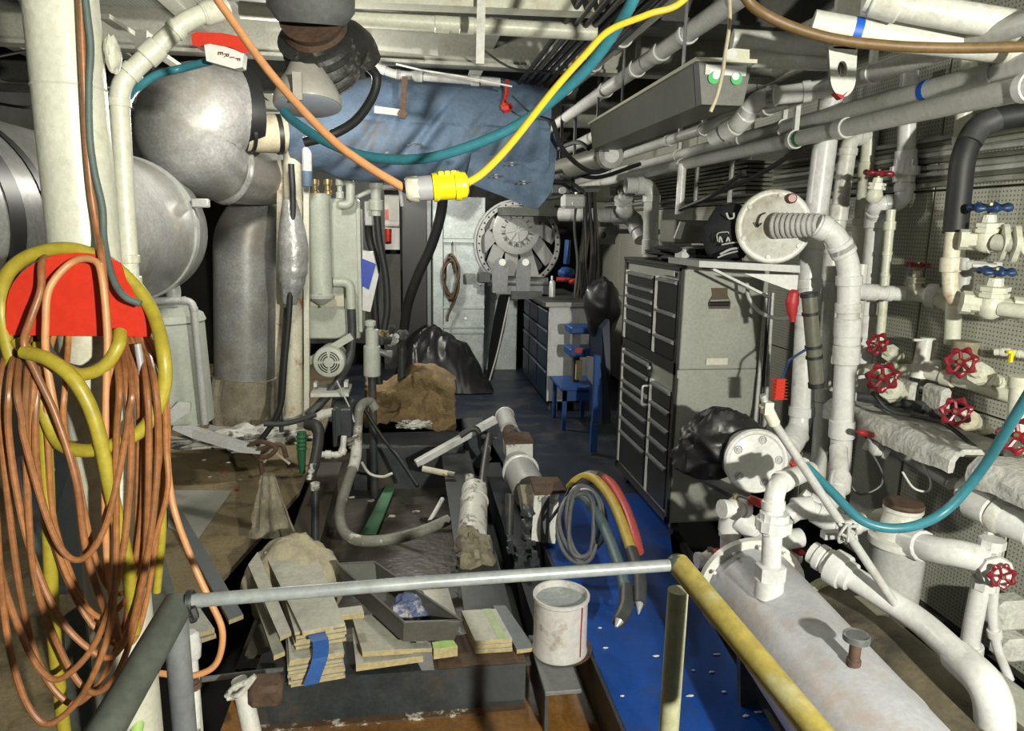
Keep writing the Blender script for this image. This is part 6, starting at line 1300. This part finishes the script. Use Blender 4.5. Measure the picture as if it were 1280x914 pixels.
e0, e1 = H0[0].lerp(H0[1], .62), H0[0].lerp(H0[1], .86); zu = Vector((0, 0, .0665))
single('green_tape', 'pale green tape strip along the pile beside bucket', 'tape', prism([e0+zu, e1+zu, e1+dv+zu, e0+dv+zu], (0, 0, .001)), 'paletape', smooth=False)
board('ply_board', 'grey angled board standing behind the tray right end', [(528, 738), (560, 735), (572, 775), (548, 778), .12], .02)
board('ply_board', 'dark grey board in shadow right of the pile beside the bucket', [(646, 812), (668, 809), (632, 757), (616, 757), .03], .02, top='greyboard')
# tray with rags
t = thing('drip_tray', 'long dark grey metal tray slanting over the boards', 'tray', PZ(500, 800, .12))
q = [PZ(x, y, .23) for x, y in ((505, 778), (577, 776), (468, 703), (422, 705))]
c_ = sum(q, Vector())/4
bq = [c_+(p-c_)*.90-Vector((0, 0, .10)) for p in q]
V = q+bq+[c_+(p-c_)*.965 for p in q]+[c_+(p-c_)*.87-Vector((0, 0, .092)) for p in q]
F = [(0, 1, 5, 4), (1, 2, 6, 5), (2, 3, 7, 6), (3, 0, 4, 7), (4, 5, 6, 7)]+[(8+k, 8+(k+1) % 4, 12+(k+1) % 4, 12+k) for k in range(4)]+[(12, 13, 14, 15)]+[(k, (k+1) % 4, 8+(k+1) % 4, 8+k) for k in range(4)]
part(t, 'pan', (V, F), 'traygrey', smooth=False)
part(t, 'rolled_rim', tube([*q, q[0]], .006, 8), 'traygrey')
ra = PZ(510, 762, .17)
single('rag_bundle', 'crumpled blue and white rag lying inside the tray', 'rag', blob(ra, (.075, .085, .05), 31, .28, 2.0, 40, 26, flat=-.03), 'rag')
# cloth sack behind stack
def sk(a, b):
    n = fbm((a*4, b*4, 12), 1, 4); th = math.pi*a
    x = 362-58*math.cos(th)*(.85+.15*b); y = 760-90*b**.8*math.sin(th)**.6+0
    return P(x+4*n, y+5*n, 3.15+.55*b*math.sin(th)+.06*n)
b_ = PZ(370, 730, .0)
single('canvas_sack', 'pale crumpled canvas sack slumped behind the board stack', 'sack', blob(P(368, 728, 3.25), (.23, .20, .22), 41, .14, 2.2, 48, 32), 'canvas')
# grey planks left
t = board('ply_board', 'long blue grey plank running down the left floor to a pale end', [(286, 775), (304, 768), (228, 640), (206, 628), .06], .022, top='greyboard')
board('ply_board', 'short stacked board tip below the long blue grey plank', [(236, 795), (268, 786), (250, 760), (222, 765), .05], .02)
board('ply_board', 'second short board tip under the first at the railing corner', [(240, 803), (270, 793), (252, 768), (224, 772), .025], .018)
single('steel_sheet', 'dark grey steel sheet leaning behind the hanging cables', 'sheet', prism([P(20, 575, 2.9), P(95, 560, 2.9), P(150, 740, 2.45), P(40, 745, 2.45)], (0, .01, .01)), 'greyboard', smooth=False)
single('steel_sheet', 'dark steel sheet standing low at left behind lower cable loops', 'sheet', prism([P(80, 770, 2.32), P(105, 755, 2.32), P(118, 925, 2.32), P(85, 925, 2.32)], (0, .02, 0)), 'railgreen', smooth=False)
single('steel_channel', 'dull green steel channel running down between cables and plank', 'channel', bar(P(150, 560, 3.4), P(205, 770, 2.4), .10, .04), 'railgreen', smooth=False)
# fittings at bottom left
t = thing('chipped_valve', 'chipped white pipe valve with rusty block in the lower left bilge', 'valve', P(315, 914, 2.1))
part(t, 'body', merge(cyl(P(318, 930, 2.15), P(303, 860, 2.2), .030, 16), lathe(P(304, 866, 2.2), P(297, 845, 2.2)-P(304, 866, 2.2), [(0, .036), (.02, .036), (.02, .026), (.05, .026)], 12)), 'chipped')
part(t, 'wire_handle', merge(tube(cr(pp([(283, 871, 2.15), (292, 860, 2.15), (310, 852, 2.15), (318, 846, 2.15), (300, 868, 2.15), (284, 873, 2.15)]), 5), .009, 8)), 'chipped')
part(t, 'rusty_block', box(P(333, 863, 2.2), (.11, .10, .08), (Vector((.96, .1, -.1)), Vector((-.1, .98, 0)), Vector((.1, 0, .98))), bev=.015), 'rust')
t = thing('chipped_pipe', 'chipped white standing pipe just right of the dark grey railing post', 'pipe', P(242, 914, 1.9))
part(t, 'pipe', cyl(P(243, 960, 1.9), P(240, 848, 1.95), .021, 16), 'chipped'); part(t, 'cap', lathe(P(241, 860, 1.94), (0, 0, 1), [(0, .024), (.02, .024), (.02, .018), (.03, .018)], 10), 'rust')
pipe('grey_rod', 'thin grey rod crossing the dark gap at lower left', 'rod', 'steelgrey', [(250, 850, 2.3), (352, 837, 2.56)], .010)
single('flow_meter', 'small white valve cap behind railing corner', 'valve', merge(lathe(P(238, 808, 2.2), (0, 0, 1), [(-.70, .02), (-.04, .02), (-.04, .03), (0, .034), (.04, .03), (.05, .02)], 16)), 'pvc')
single('green_bottle', 'pale lime green hose end standing at the bottom left', 'hose', cyl(P(168, 930, 1.9), P(178, 870, 2.0), .018, 12), 'greentape')
# hydraulic hoses at right of machine
hose('hydraulic_hose', 'blue grey hydraulic hose arching off the bed with black end', 'hose', 'hosegreyblue', [(712, 618, 3.6), (728, 620, 3.5), (748, 645, 3.3), (768, 690, 3.0), (780, 730, 2.75), (783, 750, 2.65)], .028, 14)
hose('hydraulic_hose', 'yellow hydraulic hose arching beside the red one', 'hose', 'hoseyellow', [(712, 610, 3.65), (722, 600, 3.62), (738, 596, 3.55), (756, 612, 3.4), (772, 640, 3.2), (790, 690, 2.9)], .026, 14)
hose('hydraulic_hose', 'red hydraulic hose, rightmost of the arching bundle', 'hose', 'hosered', [(722, 606, 3.66), (740, 595, 3.62), (762, 603, 3.48), (780, 632, 3.28), (792, 665, 3.05), (798, 690, 2.92)], .026, 14)
single('hose_sleeve', 'dark sleeve end of the yellow hydraulic hose', 'hose', tube(cr(pp([(789, 688, 2.91), (799, 720, 2.75), (800, 755, 2.62)]), 5), [.029, .030, .028], 14), 'hosedark')
single('hose_sleeve', 'dark sleeve end of the blue grey hydraulic hose', 'hose', tube(cr(pp([(783, 735, 2.72), (782, 760, 2.60), (773, 778, 2.52)]), 5), [.031, .032, .028], 14), 'hosedark')
single('hose_tip', 'bare steel tip on the blue grey hose end', 'hose fitting', lathe(P(774, 776, 2.52), P(770, 784, 2.5)-P(774, 776, 2.52), [(0, .02), (.03, .006)], 10), 'alum')
single('hose_tip', 'bare steel tip on the yellow hose end', 'hose fitting', lathe(P(799, 755, 2.62), P(798, 770, 2.57)-P(799, 755, 2.62), [(0, .018), (.05, .004)], 10), 'alum')
single('hose_wrap', 'black spiral wrap binding the arching hydraulic hoses at top', 'wrapping', tube(cr(pp([(722, 608, 3.63), (736, 597, 3.58), (750, 598, 3.52)]), 5), .040, 14), 'hosedark')
pts = []
for k in range(44):
    a = 2*math.pi*k/11+.6; pts.append((727+(23+8*math.sin(k*.45))*math.cos(a), 656+(44+5*math.sin(k*.7))*math.sin(a), 3.28-.16*math.sin(a)+.04*math.sin(k*.6)))
single('cable_coil', 'coil of dark grey cable hanging at the end of the turning gear', 'cable', tube(cr(pp(pts), 4), .011, 8), 'coilgrey')
# paint flakes on the walkway
for k, (x, y) in enumerate(((750, 785), (757, 810), (820, 820), (867, 838), (890, 840), (862, 870), (905, 865), (932, 895), (948, 890), (778, 870), (840, 760), (896, 818))):
    single('paint_flake', 'one of the tiny white paint flakes on the blue walkway', 'flake', blob(PZ(x, y, .004), (.009+.004*(k % 3), .006, .003), k+50, .4, 3, 8, 5), 'pvc', 'paint flakes on walkway')
